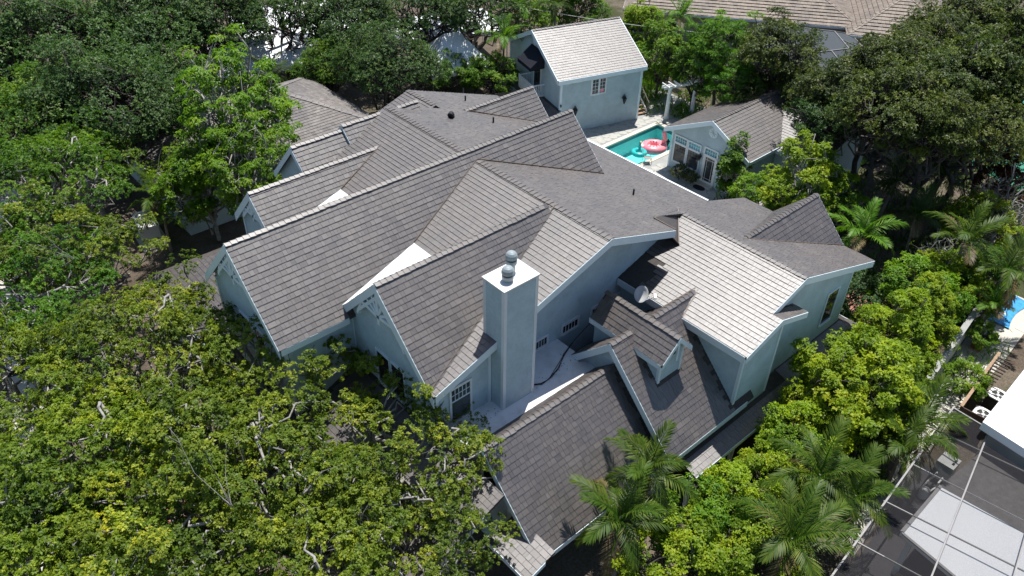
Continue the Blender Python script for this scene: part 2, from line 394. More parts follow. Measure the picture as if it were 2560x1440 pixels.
def finish_roof(rf, parent, mat='shingle', singles=0, single_ids=None, under='underlay', capname='ridge_caps', th=0.10):
    mb = MB(); rf.deck(mb, th); roof = mb.build('roof', under, parent)
    pcs = rf.shingles()
    if singles:
        cand = [p for p in pcs if p[4] in single_ids]
        cand.sort(key=lambda p: (p[0]-CAM).length-3.0*abs((p[1][0]-p[1][2]).length > 0.33))
        chosen = set(id(p) for p in cand[:singles])
        for p in cand[:singles]:
            o1 = MB(); tn = []; add_piece(o1, p[1], p[2], tn, p[3]); o = o1.build('shingle', mat, roof); set_tone(o.data, tn)
        pcs = [p for p in pcs if id(p) not in chosen]
    mb = MB(); tn = []
    for p in pcs: add_piece(mb, p[1], p[2], tn, p[3])
    o = mb.build('shingles', mat, roof); set_tone(o.data, tn); o['kind'] = 'stuff'
    if rf.caps.v:
        o = rf.caps.build(capname, mat, roof); set_tone(o.data, [0.88+0.12*math.sin(i*1.7) for i in range(len(o.data.polygons))]); o['kind'] = 'stuff'  # light tone: sun on the ridges put into the cap colour
    return roof

def board(mb, P, Q, h, out, t=0.05, top=0.02):
    """fascia or rake board hanging from edge P-Q, thickness t towards out"""
    P = Vector(P)+Vector((0, 0, top)); Q = Vector(Q)+Vector((0, 0, top)); out = Vector(out).normalized()
    D = Vector((0, 0, -h)); mb.prism([P, Q, Q+D, P+D], out*t)
def lap_wall(mb, pts, t, pitch=0.135):
    """solid wall of plan thickness t whose outer face (pts, normal -t) is clad with lapped boards"""
    t = Vector(t); n = -t.normalized(); pts = [Vector(p) for p in pts]; ax = 0 if abs(n.y) > .5 else 1
    mb.prism(pts, t)
    flat = [(p[ax], p.z) for p in pts]; base = pts[0]; z = 0.0; zmax = max(p.z for p in pts)
    def put(u, zz, off):
        v = base.copy(); v[ax] = u; v.z = zz; return v+n*off
    while z < zmax:
        strip = clip(clip(flat, 1, z, -1), 1, z+pitch, 1)
        if len(strip) >= 3 and abs(area2(strip)) > 1e-4:
            mb.poly([put(u, zz, 0.004+0.020*(z+pitch-zz)/pitch) for u, zz in strip])
            lo = [u for u, zz in strip if zz < z+1e-4]
            if len(lo) >= 2: a, b = min(lo), max(lo); mb.poly([put(a, z, .001), put(b, z, .001), put(b, z, .024), put(a, z, .024)])
        z += pitch
def wallx(mb, x, yz, t=0.12): lap_wall(mb, [(x, y, z) for y, z in yz], (t, 0, 0))
def wally(mb, y, xz, t=0.12): lap_wall(mb, [(x, y, z) for x, z in xz], (0, t, 0))

def window(parent, O, U, Nrm, w, h, cols=2, rows=2, trim=0.10, glass='glass_dark', tmat='trim', split=False, mun='bronze_frame', proud=0.05, mw=0.025):
    """window on a wall: O = lower left corner of the glass, U = direction along the wall, Nrm = outward"""
    U = Vector(U).normalized(); Nn = Vector(Nrm).normalized(); Z = Vector((0, 0, 1)); O = Vector(O)+Nn*.022
    fr = MB()
    def slab(mb, u0, u1, z0, z1, n0, n1):
        mb.prism([O+U*u0+Z*z0+Nn*n0, O+U*u1+Z*z0+Nn*n0, O+U*u1+Z*z1+Nn*n0, O+U*u0+Z*z1+Nn*n0], Nn*(n1-n0))
    slab(fr, -trim, 0, -trim, h+trim, 0.001, proud); slab(fr, w, w+trim, -trim, h+trim, 0.001, proud)
    slab(fr, 0, w, h, h+trim*1.2, 0.001, proud+0.004); slab(fr, -0.02, w+0.02, -trim, 0, 0.001, proud+0.03)
    o = fr.build('window', tmat, parent)
    g = MB(); slab(g, 0, w, 0, h, 0.002, 0.012); g.build('pane', glass, o)
    if cols > 1 or rows > 1 or split:
        m2 = MB(); 
        top0 = h*0.62 if split else 0.0
        for c in range(1, cols): slab(m2, w*c/cols-mw/2, w*c/cols+mw/2, top0, h, 0.013, 0.03)
        nr = rows
        for r in range(1, nr): zz = top0+(h-top0)*r/nr; slab(m2, 0, w, zz-mw/2, zz+mw/2, 0.013, 0.031)
        if split: slab(m2, 0, w, h*0.62-0.03, h*0.62+0.03, 0.013, 0.034)
        m2.build('muntin', mun, o)
    return o

# ------------------------------------------------------------------ the main house
S3 = 1/3
house = thing('house', 'large pale blue house with many steep brown shingled gables filling the middle', 'house', (20, 24, 0))
rf = Roof(3)
ML = lambda: ((21.41, 0, 10.51), (S3, 0)); MR = lambda: ((21.41, 0, 10.51), (-S3, 0))
rf.plane([(12.12, 17.6), (21.41, 17.6), (21.41, 21.08), (20.4, 21.08), (12.12, 18.0)], *ML())  # 0 big west slope
rf.rect(16.34, 21.41, 21.08, 33.9, *ML())                     # 1
rf.rect(21.41, 25.8, 17.6, 33.9, *MR())                       # 2 east slope
rf.rect(25.8, 28.4, 19.05, 33.9, *MR())                        # 3
rf.rect(28.4, 31.9, 12.24, 33.9, *MR())                       # 4
rf.rect(31.9, 35.5, 12.24, 20.1, *MR())                       # 5
rf.rect(25.0, 31.9, 33.9, 37.1, *MR())                        # 6
rf.rect(18.0, 25.0, 34.4, 37.1, (25.0, 0, 9.31), (S3, 0))     # 7 north west slope
rf.plane([(12.12, 17.7), (12.9, 17.7), (21.0, 20.58), (21.0, 21.08), (12.12, 21.08)], (0, 21.08, 10.70), (0, 1))   # 8 gable A south
rf.rect(12.12, 21.0, 21.08, 24.05, (0, 21.08, 10.70), (0, -1))  # 9
rf.rect(8.91, 28.05, 23.38, 26.71, (0, 26.71, 10.96), (0, 1))   # 10 gable B south
rf.rect(8.91, 28.05, 26.71, 30.04, (0, 26.71, 10.96), (0, -1))  # 11
rf.rect(12.16, 19.6, 29.45, 31.61, (0, 31.61, 9.80), (0, 1))    # 12 gable C south
rf.rect(12.16, 19.6, 31.61, 33.78, (0, 31.61, 9.80), (0, -1))   # 13
rf.rect(18.55, 23.3, 31.6, 33.78, (0, 33.78, 10.36), (0, 1))    # 14 gable E
rf.rect(18.55, 23.3, 33.78, 35.8, (0, 33.78, 10.36), (0, -1))   # 15
rf.rect(15.6, 18.7, 31.8, 33.78, (0, 33.78, 10.12), (0, 1))     # 16 lower gable before E
rf.rect(15.6, 18.7, 33.78, 36.2, (0, 33.78, 10.12), (0, -1))    # 17
rf.rect(26.2, 31.8, 31.2, 33.67, (0, 33.67, 8.86), (0, 1))      # 18 gable F
rf.rect(26.2, 31.8, 33.67, 35.6, (0, 33.67, 8.86), (0, -1))     # 19
rf.rect(28.9, 35.6, 13.95, 16.11, (0, 16.11, 7.90), (0, 1))     # 20 gable G
rf.rect(28.9, 35.6, 16.11, 18.3, (0, 16.11, 7.90), (0, -1))     # 21
rf.rect(23.73, 28.4, 12.24, 20.2, (28.4, 0, 8.18), (S3, 0))     # 22 wing west slope
rf.rect(23.73, 26.05, 11.71, 12.24, (28.4, 0, 8.18), (S3, 0))   # 23 bay
rf.rect(26.05, 28.3, 11.71, 12.52, (26.05, 0, 7.397), (-S3, 0)) # 24 bay return
rf.rect(19.63, 25.45, 11.75, 15.62, (0, 15.62, 7.12), (0, 1))   # 25 gable H south
rf.rect(19.63, 25.45, 15.62, 17.95, (0, 15.62, 7.12), (0, -1))  # 26
rf.rect(12.70, 20.0, 12.17, 15.53, (0, 15.53, 5.92), (0, 1))    # 27 gable D south
rf.rect(12.70, 20.0, 15.53, 16.85, (0, 15.53, 5.92), (0, -1))   # 28
rf.rect(20.62, 21.6, 13.62, 17.7, (21.6, 0, 7.66), (1, 0))      # 29 dormer
rf.rect(21.6, 22.56, 13.62, 17.7, (21.6, 0, 7.66), (-1, 0))     # 30
rf.rect(20.6, 28.3, 11.0, 12.4, (0, 11.0, 2.15), (0, S3))   # 31 porch
rf.plane([(28.45, 11.45), (35.1, 11.45), (34.0, 12.7), (28.45, 12.7)], (0, 11.45, 2.15), (0, S3))  # 32 porch right
rf.plane([(35.1, 11.45), (35.1, 14.0), (34.0, 12.7)], (35.1, 0, 2.15), (-.379, 0))              # 33
rf.rect(8.36, 12.5, 14.0, 34.4, (8.36, 0, 3.06), (0.437, 0))    # 34 long front porch
rf.plane([(8.36, 34.4), (12.5, 34.4), (12.5, 35.0), (8.36, 38.2)], (8.36, 0, 3.06), (0.437, 0))  # 35
rf.plane([(8.36, 38.2), (12.5, 35.0), (12.5, 38.2)], (8.36, 38.2, 3.06), (0, -0.565))          # 36
rf.rect(11.7, 13.1, 11.8, 14.05, (11.7, 0, 2.75), (S3, 0))    # 37
rf.plane([(12.05, 23.77), (16.36, 22.93), (16.36, 24.60)], (11.96, 0, 8.03), (0.183, 0), False)  # 38 white cricket
rf.plane([(11.5, 29.74), (16.36, 28.83), (16.36, 30.64)], (11.5, 0, 7.93), (0.183, 0), False)    # 39 white cricket
for P, Q, a, b in (((21.41, 17.6, 10.51), (21.41, 20.4, 10.51), S3, S3), ((21.41, 20.4, 10.52), (21.41, 26.2, 10.51), S3, S3),
                   ((21.41, 27.2, 10.51), (21.41, 33.8, 10.51), S3, S3), ((25.0, 34.6, 9.31), (25.0, 37.1, 9.31), S3, S3),
                   ((12.12, 21.08, 10.70), (20.75, 21.08, 10.70), 1, 1),
                   ((8.91, 26.71, 10.96), (28.05, 26.71, 10.96), 1, 1), ((12.16, 31.61, 9.80), (19.3, 31.61, 9.80), 1, 1),
                   ((18.55, 33.78, 10.36), (23.3, 33.78, 10.36), 1, 1), ((15.6, 33.78, 10.12), (18.55, 33.78, 10.12), 1, 1), ((26.5, 33.67, 8.86), (31.8, 33.67, 8.86), 1, 1),
                   ((29.2, 16.11, 7.90), (35.6, 16.11, 7.90), 1, 1), ((28.4, 12.24, 8.18), (28.4, 19.3, 8.18), S3, S3),
                   ((19.63, 15.62, 7.12), (20.85, 15.62, 7.12), 1, 1), ((22.35, 15.62, 7.12), (25.2, 15.62, 7.12), 1, 1),
                   ((12.70, 15.53, 5.92), (19.6, 15.53, 5.92), 1, 1), ((21.6, 13.62, 7.66), (21.6, 17.7, 7.66), 1, 1)):
    rf.cap_line(P, Q, a, b)
roof = finish_roof(rf, house, singles=300, single_ids={25, 27})
# white roof membrane and crickets
mb = MB()
mb.prism([(12.75, 17.1, 4.94), (19.95, 17.1, 4.94), (19.95, 18.94, 4.94), (12.75, 18.94, 4.94)], (0, 0, 0.06)); mb.prism([(12.75, 16.3, 4.82), (19.95, 16.3, 4.82), (19.95, 17.1, 4.94), (12.75, 17.1, 4.94)], (0, 0, 0.06))
fr_ = mb.build('flat_roof', 'membrane', house)
mb = MB()
for x in (14.3, 17.6, 18.9): mb.box(x-.06, x+.06, 17.15, 17.9 if x < 15 else 18.93, 5.001, 5.006)
mb.box(12.8, 15.1, 17.5, 17.58, 5.002, 5.008); mb.build('membrane_seam', 'membrane', fr_)
mb = MB(); R = random.Random(9)
for k in range(90):
    x, y = R.uniform(12.9, 19.8), 17.15+abs(R.gauss(0, .35)); a = R.uniform(0, 6.28); q = R.uniform(.012, .03)
    if y < 18.8 and not (15.1 < x < 16.95 and y > 17.1): mb.poly([(x+q*math.cos(a+k_), y+q*math.sin(a+k_), 5.012+.004*(k_ > 3)) for k_ in (0, 1.5, 3.1, 4.6)])
o = mb.build('leaf_litter', 'flashing', fr_); o['kind'] = 'stuff'
for cr in (38, 39):
    pl = rf.p[cr]; mb = MB(); mb.prism([(x, y, rf.z(pl, x, y)-0.004) for x, y in pl['poly']], (0, 0, 0.03)); mb.build('roof_cricket', 'membrane', house)
# dark metal along the valleys
def flash(P, Q, w=0.05):
    mb = MB(); mb.bar(P, Q, w, 0.05); return mb.build('valley_flashing', 'flashing', roof)
def two(p, q, ya, yb=None): pass
flash((21.45, 26.27, 10.55), (28.03, 24.08, 8.36))
flash((26.5, 33.65, 8.88), (31.7, 31.75, 7.10)); flash((29.15, 16.05, 7.93), (35.55, 13.97, 5.84))
flash((21.35, 20.95, 10.56), (12.3, 17.93, 7.56)); flash((21.35, 26.3, 10.55), (16.4, 24.62, 8.90)); flash((19.45, 31.55, 9.86), (16.4, 30.6, 8.90))
flash((25.3, 15.55, 7.15), (23.75, 15.1, 6.66)); flash((25.3, 15.7, 7.15), (23.75, 16.1, 6.66))
# closed end of the east slope above the wing, and hipped end of the nearest gable ridge
mb = MB(); mb.poly([(25.82, 18.9, 9.06), (26.75, 17.95, 7.66), (28.4, 19.45, 8.22)]); mb.poly([(25.82, 18.9, 9.06), (28.4, 19.45, 8.22), (25.82, 19.6, 9.0)]); o = mb.build('valley_return', 'shingle', roof); set_tone(o.data, [.6, .6])
mb = MB(); mb.bar((25.8, 18.9, 9.1), (26.75, 17.93, 7.70), .05, .05); mb.bar((26.75, 17.93, 7.70), (28.4, 19.43, 8.26), .05, .05); mb.bar((25.83, 17.62, 9.07), (25.8, 18.9, 9.1), .05, .05); mb.build('rake_flashing', 'flashing', roof)

# walls, one mesh for each wall
def wall(fn, *a):
    mb = MB(); fn(mb, *a); return mb.build('wall', 'siding', house)
wall(wallx, 12.45, [(17.97, 0), (23.9, 0), (23.9, 7.75), (21.08, 10.5), (17.97, 7.42)])
wall(wally, 17.96, [(12.58, 0), (16.0, 0), (16.0, 8.55), (12.58, 7.45)])
wall(wally, 18.95, [(15.9, 0), (28.3, 0), (28.3, 6.9), (25.9, 8.75), (21.41, 10.3), (15.9, 8.5)])
wall(wallx, 9.25, [(23.73, 0), (29.7, 0), (29.7, 7.8), (26.71, 10.75), (23.73, 7.8)])
wall(wally, 23.72, [(9.38, 0), (12.44, 0), (12.44, 7.75), (9.38, 7.75)])
wall(wallx, 12.5, [(29.75, 0), (33.6, 0), (33.6, 7.6), (31.61, 9.6), (29.75, 7.8)])
wall(wallx, 13.1, [(14.3, 0), (16.8, 0), (16.8, 4.5), (15.53, 5.72), (12.56, 2.75), (12.56, 2.2), (14.3, 2.2)])
wall(wally, 14.35, [(13.2, 0), (20.0, 0), (20.0, 4.6), (13.2, 4.6)])
wall(wallx, 19.96, [(12.2, 0), (17.9, 0), (17.9, 4.75), (15.62, 6.95), (12.2, 3.5)])
wall(wally, 14.3, [(20.1, 0), (24.6, 0), (24.6, 5.4), (20.1, 5.4)])
wall(wallx, 24.1, [(12.02, 0), (18.94, 0), (18.94, 6.68), (12.02, 6.68)])
wall(wally, 12.0, [(24.23, 0), (26.75, 0), (26.75, 7.05), (26.05, 7.28), (24.23, 6.7)])
wall(wally, 12.53, [(26.6, 0), (34.05, 0), (34.05, 6.2), (28.4, 8.05), (26.6, 7.45)])
wall(wallx, 34.0, [(12.66, 0), (20.0, 0), (20.0, 6.15), (12.66, 6.15)])
wall(wally, 19.8, [(31.6, 0), (33.9, 0), (33.9, 6.2), (31.6, 7.0)])
wall(wallx, 31.5, [(20.0, 0), (36.8, 0), (36.8, 6.95), (20.0, 6.95)])
wall(wally, 36.8, [(18.3, 0), (31.5, 0), (31.5, 6.9), (25, 9.1), (18.3, 6.9)])
wall(wallx, 34.9, [(14.3, 5.7), (17.9, 5.7), (16.11, 7.7)]); wall(wallx, 27.5, [(24.3, 8.0), (29.2, 8.0), (26.71, 10.7)]); wall(wallx, 31.3, [(31.9, 6.9), (35.4, 6.9), (33.67, 8.65)])
wall(wallx, 18.9, [(32.2, 8.0), (35.4, 8.0), (33.78, 10.15)]); wall(wallx, 15.9, [(32.1, 0), (36.0, 0), (36.0, 7.8), (33.78, 9.9), (32.1, 8.0)])
wall(wally, 36.0, [(16.0, 0), (18.3, 0), (18.3, 7.8), (16.0, 7.8)])
# dormer walls
wall(wally, 13.9, [(20.9, 5.2), (22.3, 5.2), (22.3, 6.9), (21.6, 7.5), (20.9, 6.9)]); wall(wallx, 20.9, [(14.03, 5.4), (17.6, 5.0), (17.6, 6.85), (14.03, 6.85)])

# trim: fascia, rakes, corner boards, gable brackets, each a part
def fas(P, Q, h, out, mat='trim', t=0.028): mb = MB(); board(mb, P, Q, h, out, t, 0.0); return mb.build('fascia', mat, house)
Wd = (-1, 0, 0); Sd = (0, -1, 0); Ed = (1, 0, 0)
for P, Q, h, o in (
    ((12.12, 21.08, 10.70), (12.12, 17.62, 7.24), .42, Wd), ((12.12, 21.08, 10.70), (12.12, 24.05, 7.73), .42, Wd),
    ((8.91, 26.71, 10.96), (8.91, 23.38, 7.63), .42, Wd), ((8.91, 26.71, 10.96), (8.91, 30.04, 7.63), .42, Wd),
    ((12.16, 31.61, 9.80), (12.16, 29.45, 7.64), .42, Wd), ((12.16, 31.61, 9.80), (12.16, 33.78, 7.63), .42, Wd),
    ((18.55, 33.78, 10.36), (18.55, 31.6, 8.18), .42, Wd), ((18.55, 33.78, 10.36), (18.55, 35.8, 8.34), .42, Wd),
    ((15.6, 33.78, 10.12), (15.6, 36.2, 7.7), .36, Wd), ((15.6, 33.78, 10.12), (15.6, 31.8, 8.14), .36, Wd), ((12.70, 15.53, 5.92), (12.70, 12.17, 2.56), .36, Wd), ((12.70, 15.53, 5.92), (12.70, 16.8, 4.65), .36, Wd),
    ((19.63, 15.62, 7.12), (19.63, 11.75, 3.25), .42, Wd), ((19.63, 15.62, 7.12), (19.63, 17.95, 4.79), .42, Wd),
    ((12.18, 17.6, 7.43), (21.41, 17.6, 10.51), .36, Sd), ((21.41, 17.6, 10.51), (25.8, 17.6, 9.05), .36, Sd),
    ((26.1, 12.24, 7.41), (28.4, 12.24, 8.18), .32, Sd), ((28.4, 12.24, 8.18), (35.5, 12.24, 5.81), .36, Sd),
    ((23.73, 11.71, 6.62), (26.05, 11.71, 7.40), .34, Sd), ((26.05, 11.71, 7.40), (28.3, 11.71, 6.65), .30, Sd),
    ((23.73, 11.77, 6.62), (23.73, 18.9, 6.62), .36, Wd),
    ((8.97, 23.38, 7.63), (12.1, 23.38, 7.63), .30, Sd), ((19.69, 11.75, 3.25), (24.95, 11.75, 3.25), .30, Sd),
    ((12.75, 12.17, 2.56), (19.6, 12.17, 2.56), .26, Sd),
    ((20.6, 11.0, 2.15), (28.3, 11.0, 2.15), .2, Sd), ((28.45, 11.45, 2.15), (35.1, 11.45, 2.15), .2, Sd), ((35.1, 11.45, 2.15), (35.1, 14.0, 2.15), .2, Ed),
    ((8.36, 14.0, 3.06), (8.36, 38.2, 3.06), .24, Wd), ((11.7, 11.8, 2.75), (11.7, 14.0, 2.75), .2, Wd), ((11.73, 11.8, 2.76), (12.6, 11.8, 3.05), .2, Sd), ((8.42, 14.0, 3.08), (11.5, 14.0, 4.45), .24, Sd),
    ((20.62, 13.68, 6.68), (20.62, 17.7, 6.68), .26, Wd), ((20.66, 13.62, 6.72), (21.6, 13.62, 7.66), .26, Sd), ((21.6, 13.62, 7.66), (22.56, 13.62, 6.70), .26, Sd),
    ((31.9, 20.1, 7.01), (31.9, 37.1, 7.01), .26, Ed), ((35.5, 12.24, 5.81), (35.5, 20.1, 5.81), .26, Ed),
    ((28.05, 26.71, 10.96), (28.05, 24.3, 8.55), .3, Ed), ((35.6, 16.11, 7.90), (35.6, 14.0, 5.79), .3, Ed), ((31.8, 33.67, 8.86), (31.8, 31.8, 6.99), .3, Ed)):
    fas(P, Q, h, o)
# white drip edge of the east eave
mb = MB(); mb.bar((31.95, 20.1, 7.03), (31.95, 33.0, 7.03), 0.12, 0.05); mb.build('drip_edge', 'white_trim', house)
mb = MB(); mb.bar((12.0, 23.95, 7.92), (12.0, 24.15, 7.75), 0.14, 0.06); mb.build('drip_edge', 'white_trim', house)
def corner(x, y, z0, z1, w=0.14, mat='trim'):
    mb = MB(); mb.box(x-w/2, x+w/2, y-w/2, y+w/2, z0, z1); return mb.build('corner_board', mat, house)
for c in ((12.47, 17.98, 2, 7.3), (12.47, 23.74, 3, 7.5), (9.27, 23.74, 3, 7.6), (9.27, 29.68, 3, 7.6), (12.52, 33.58, 3, 7.5), (13.1, 14.33, .2, 4.4),
          (24.12, 12.02, 3.2, 6.45), (26.72, 12.0, 2.6, 6.9), (34.0, 12.56, 2.6, 6.05), (20.92, 13.92, 5.2, 6.75), (22.28, 13.92, 5.2, 6.75), (19.98, 12.2, .2, 3.3), (15.08, 17.95, 5.0, 8.1)): corner(*c)
# sunburst brackets in the west gables
def bracket(x, yc, zt, half):
    mb = MB(); c = (x, yc, zt-half*1.08)
    T = .15
    mb.bar((x, yc, zt-.1), (x, yc, zt-half*1.38), T, T, (0, 1, 0))
    for sg in (-1, 1):
        mb.bar((x, yc, zt-half*1.08), (x, yc+sg*half*.98, zt-half*1.0), T, T, (1, 0, 0))
        for fr in (.33, .66): mb.bar((x, yc, zt-half*1.05), (x, yc+sg*half*fr, zt-half*fr-.03), T*.8, T*.8, (1, 0, 0))
        mb.bar((x, yc+sg*.02, zt-.42), (x, yc+sg*half*1.25, zt-half*1.25-.40), T*.9, T*.9, (1, 0, 0))
        mb.bar((x, yc+sg*half*.95, zt-half*1.02), (x, yc+sg*half*1.3, zt-half*1.72), T*.8, T*.8, (1, 0, 0))
    return mb.build('gable_bracket', 'trim', house)
bracket(12.2, 21.08, 10.45, 1.25); bracket(8.99, 26.71, 10.7, 1.25); bracket(12.24, 31.61, 9.55, .95)
mb = MB(); mb.bar((21.6, 13.66, 7.4), (21.6, 13.66, 6.4), .09, .09, (0, 1, 0)); mb.build('gable_bracket', 'trim', house)
# windows
window(house, (12.45, 21.95, 4.95), (0, -1, 0), Wd, .86, 1.72, 4, 2, split=True, glass='glass_dark')
window(house, (12.45, 20.92, 4.95), (0, -1, 0), Wd, .86, 1.72, 4, 2, split=True, glass='glass_dark')
window(house, (13.15, 17.96, 5.12), Ed, Sd, .92, 1.72, 5, 2, split=True, glass='glass_grey', tmat='white_trim', mun='trim')
for x in (18.45, 20.25, 22.15, 23.0): window(house, (x, 18.95, 5.14), Ed, Sd, .95 if x > 19 else .8, .42, 5, 1, glass='glass_dark', tmat='white_trim', mun='white_trim')
window(house, (31.95, 12.53, 3.35), Ed, Sd, .95, 1.95, 2, 2, split=True, glass='glass_dark', tmat='trim')
mb = MB(); mb.prism([(21.35, 13.87, 6.55), (21.85, 13.87, 6.55), (21.6, 13.87, 6.95)], (0, -.02, 0)); mb.build('dormer_window', 'glass_dark', house)
window(house, (13.1, 15.9, 3.6), (0, -1, 0), Wd, .8, .9, 2, 2)
window(house, (9.25, 27.6, 5.2), (0, -1, 0), Wd, .85, 1.6, 3, 2, split=True)
window(house, (9.25, 26.4, 5.2), (0, -1, 0), Wd, .85, 1.6, 3, 2, split=True)
# chimney
ch = MB(); ch.box(15.23, 16.83, 17.23, 18.33, 4.9, 11.08); lap_wall(ch, [(15.2, 17.2, 4.9), (15.2, 18.35, 4.9), (15.2, 18.35, 11.07), (15.2, 17.2, 11.07)], (.02, 0, 0)); lap_wall(ch, [(15.2, 17.2, 4.9), (16.85, 17.2, 4.9), (16.85, 17.2, 11.07), (15.2, 17.2, 11.07)], (0, .02, 0)); chim = ch.build('chimney', 'siding', house)
mb = MB()
for x in (15.2, 16.85):
    for y in (17.2, 18.35):
        sx = 0.03 if x < 16 else -0.03; mb.box(min(x-sx, x+sx*4), max(x-sx, x+sx*4), y-.03 if y < 18 else y-.12, y+.12 if y < 18 else y+.03, 5.01, 11.06)
mb.build('corner_boards', 'white_trim', chim)
mb = MB(); mb.box(15.13, 16.92, 17.13, 18.42, 11.08, 11.14); mb.build('chimney_cap', 'cap_flash', chim)
for x, y, r, h0 in ((15.72, 17.62, .225, .0), (16.2, 17.97, .215, .26)):
    mb = MB(); pr = [(r*.72, 0), (r*.72, .06+h0), (r*.95, .08+h0), (r*1.0, .12+h0), (r*1.0, .24+h0), (r*.86, .26+h0), (r*.86, .32+h0), (r*1.08, .34+h0), (r*1.08, .40+h0), (r*1.0, .50+h0), (r*.75, .58+h0), (r*.4, .62+h0), (.02, .63+h0)]
    mb.lathe((x, y, 11.14), pr, 20); mb.build('flue_cap', 'metal_cap', chim, smooth=False)
    mb = MB(); mb.lathe((x, y, 11.14), [(r*.93, .262+h0), (r*.93, .325+h0)], 20); mb.build('flue_band', 'dark_metal', chim)
# pipes and vents on the roof
for x, y, z in ((27.35, 21.45, 8.5), (27.0, 31.7, 8.63), (28.1, 35.6, 8.25)):
    mb = MB(); mb.lathe((x, y, z), [(.05, 0), (.05, .36)], 10); mb.build('vent_pipe', 'dark_metal', roof)
mb = MB(); mb.tube([(24.6, 32.4, 9.35), (24.6, 32.4, 9.6), (24.5, 32.3, 9.74), (24.35, 32.2, 9.7)], [.16, .16, .15, .17], 12); mb.build('roof_vent', 'dark_metal', roof)
# coax cables lying on the flat roof
mb = MB()
for k in range(4):
    R = random.Random(k); pts = [(16.95+R.uniform(0, .1), 17.5, 5.03), (17.4, 17.2+R.uniform(-.1, .1), 5.03), (17.9+R.uniform(-.2, .2), 17.25, 5.04), (18.6, 17.55+R.uniform(-.15, .15), 5.04), (19.4, 17.9+R.uniform(-.1, .1), 5.05), (20.4, 18.3, 5.05), (22.2, 18.7, 5.2)]
    mb.tube(pts, .014, 5)
mb.build('cable', 'dark_metal', house)
# white railing of the side porch
mb = MB()
for k in range(12): mb.bar((22.0+k*.12, 9.9+k*.01, .12), (22.0+k*.12, 9.9+k*.01, 1.0), .035, .035)
mb.bar((21.9, 9.9, 1.02), (23.5, 10.03, 1.02), .08, .06); mb.bar((21.9, 9.9, .14), (23.5, 10.03, .14), .06, .05); mb.build('porch_railing', 'white_trim', house)
for x in (20.6, 23.6, 27.3): mb = MB(); mb.box(x-.08, x+.08, 11.12, 11.28, 0, 2.1); mb.build('porch_post', 'white_trim', house)
for x in (28.3, 31.2, 34.2): mb = MB(); mb.box(x-.08, x+.08, 11.6, 11.76, 0, 2.1); mb.build('porch_post', 'white_trim', house)
for y in (14.3, 18.5, 22.6, 26.7, 30.8, 34.9, 37.8): mb = MB(); mb.box(8.55, 8.72, y-.08, y+.08, 0, 3.0); mb.build('porch_post', 'white_trim', house)
# ------------------------------------------------------------------ ground, patio, pool
def sheet(name, pts, z, mat, th=0.0):
    mb = MB()
    if th: mb.prism([(x, y, z-th) for x, y in pts], (0, 0, th))
    else: mb.poly([(x, y, z) for x, y in pts])
    return struct(mb.build(name, mat))
def sheet_hole(name, x0, x1, y0, y1, hx0, hx1, hy0, hy1, z, mat):
    mb = MB()
    for a, b, c, d in ((x0, x1, y0, hy0), (x0, x1, hy1, y1), (x0, hx0, hy0, hy1), (hx1, x1, hy0, hy1)):
        mb.poly([(a, c, z), (b, c, z), (b, d, z), (a, d, z)])
    return struct(mb.build(name, mat))
PX0, PX1, PY0, PY1 = 41.2, 48.5, 33.0, 36.45
sheet_hole('ground', -300, 500, -300, 500, PX0-.02, PX1+.02, PY0-.02, PY1+.02, 0.0, 'ground')
patio = sheet_hole('patio', 33.0, 54.0, 22.0, 41.5, PX0-.35, PX1+.35, PY0-.35, PY1+.35, 0.03, 'concrete_grey')
# irregular flagstones laid on the patio
def flagstones():
    R = random.Random(8); n = 0; protos = []
    for k in range(6):
        mb = MB(); pts = []
        for q in range(7): a = 2*math.pi*q/7+R.uniform(-.25, .25); r = .34*R.uniform(.78, 1.08); pts.append((r*math.cos(a), r*math.sin(a), 0.0))
        mb.prism(pts, (0, 0, .012)); me = bpy.data.meshes.new('flagstone'); me.from_pydata(mb.v, [], mb.f); me.update(); me.materials.append(MATS['deck_stone']); protos.append(me)
    for i in range(30):
        for j in range(32):
            x = 38.6+i*.6+(.3 if j % 2 else 0)+R.uniform(-.05, .05); y = 24.3+j*.54+R.uniform(-.05, .05)
            if PX0-.75 < x < PX1+.75 and PY0-.75 < y < PY1+.75: continue
            if x > 43.7 and y < 32.3: continue
            dx, dy = x-41.06, y-40.33
            if .286*dx+.958*dy > -.15: continue
            if x > 52.5 or n >= 300: continue
            n += 1
            o = link('flagstone', R.choice(protos), None, patio); o.location = (x, y, .034); o.rotation_euler = (0, 0, R.uniform(0, 6.28)); o.scale = (R.uniform(.95, 1.1), R.uniform(.95, 1.1), 1)
flagstones()
pool = thing('swimming_pool', 'rectangular turquoise swimming pool with pale stone coping behind the house', 'pool', (44.9, 34.7, 0))
mb = MB()
for a, b, c, d in ((PX0-.35, PX1+.35, PY0-.35, PY0), (PX0-.35, PX1+.35, PY1, PY1+.35), (PX0-.35, PX0, PY0, PY1), (PX1, PX1+.35, PY0, PY1)): mb.box(a, b, c, d, -.05, .07)
mb.build('coping', 'coping', pool)
mb = MB()
for a, b, c, d in ((PX0-.1, PX1+.1, PY0-.1, PY0), (PX0-.1, PX1+.1, PY1, PY1+.1), (PX0-.1, PX0, PY0, PY1), (PX1, PX1+.1, PY0, PY1)): mb.box(a, b, c, d, -.32, -.05)
mb.build('tile_band', 'pool_tile', pool)
mb = MB()
for a, b, c, d in ((PX0-.1, PX1+.1, PY0-.1, PY0), (PX0-.1, PX1+.1, PY1, PY1+.1), (PX0-.1, PX0, PY0, PY1), (PX1, PX1+.1, PY0, PY1)): mb.box(a, b, c, d, -1.5, -.32)
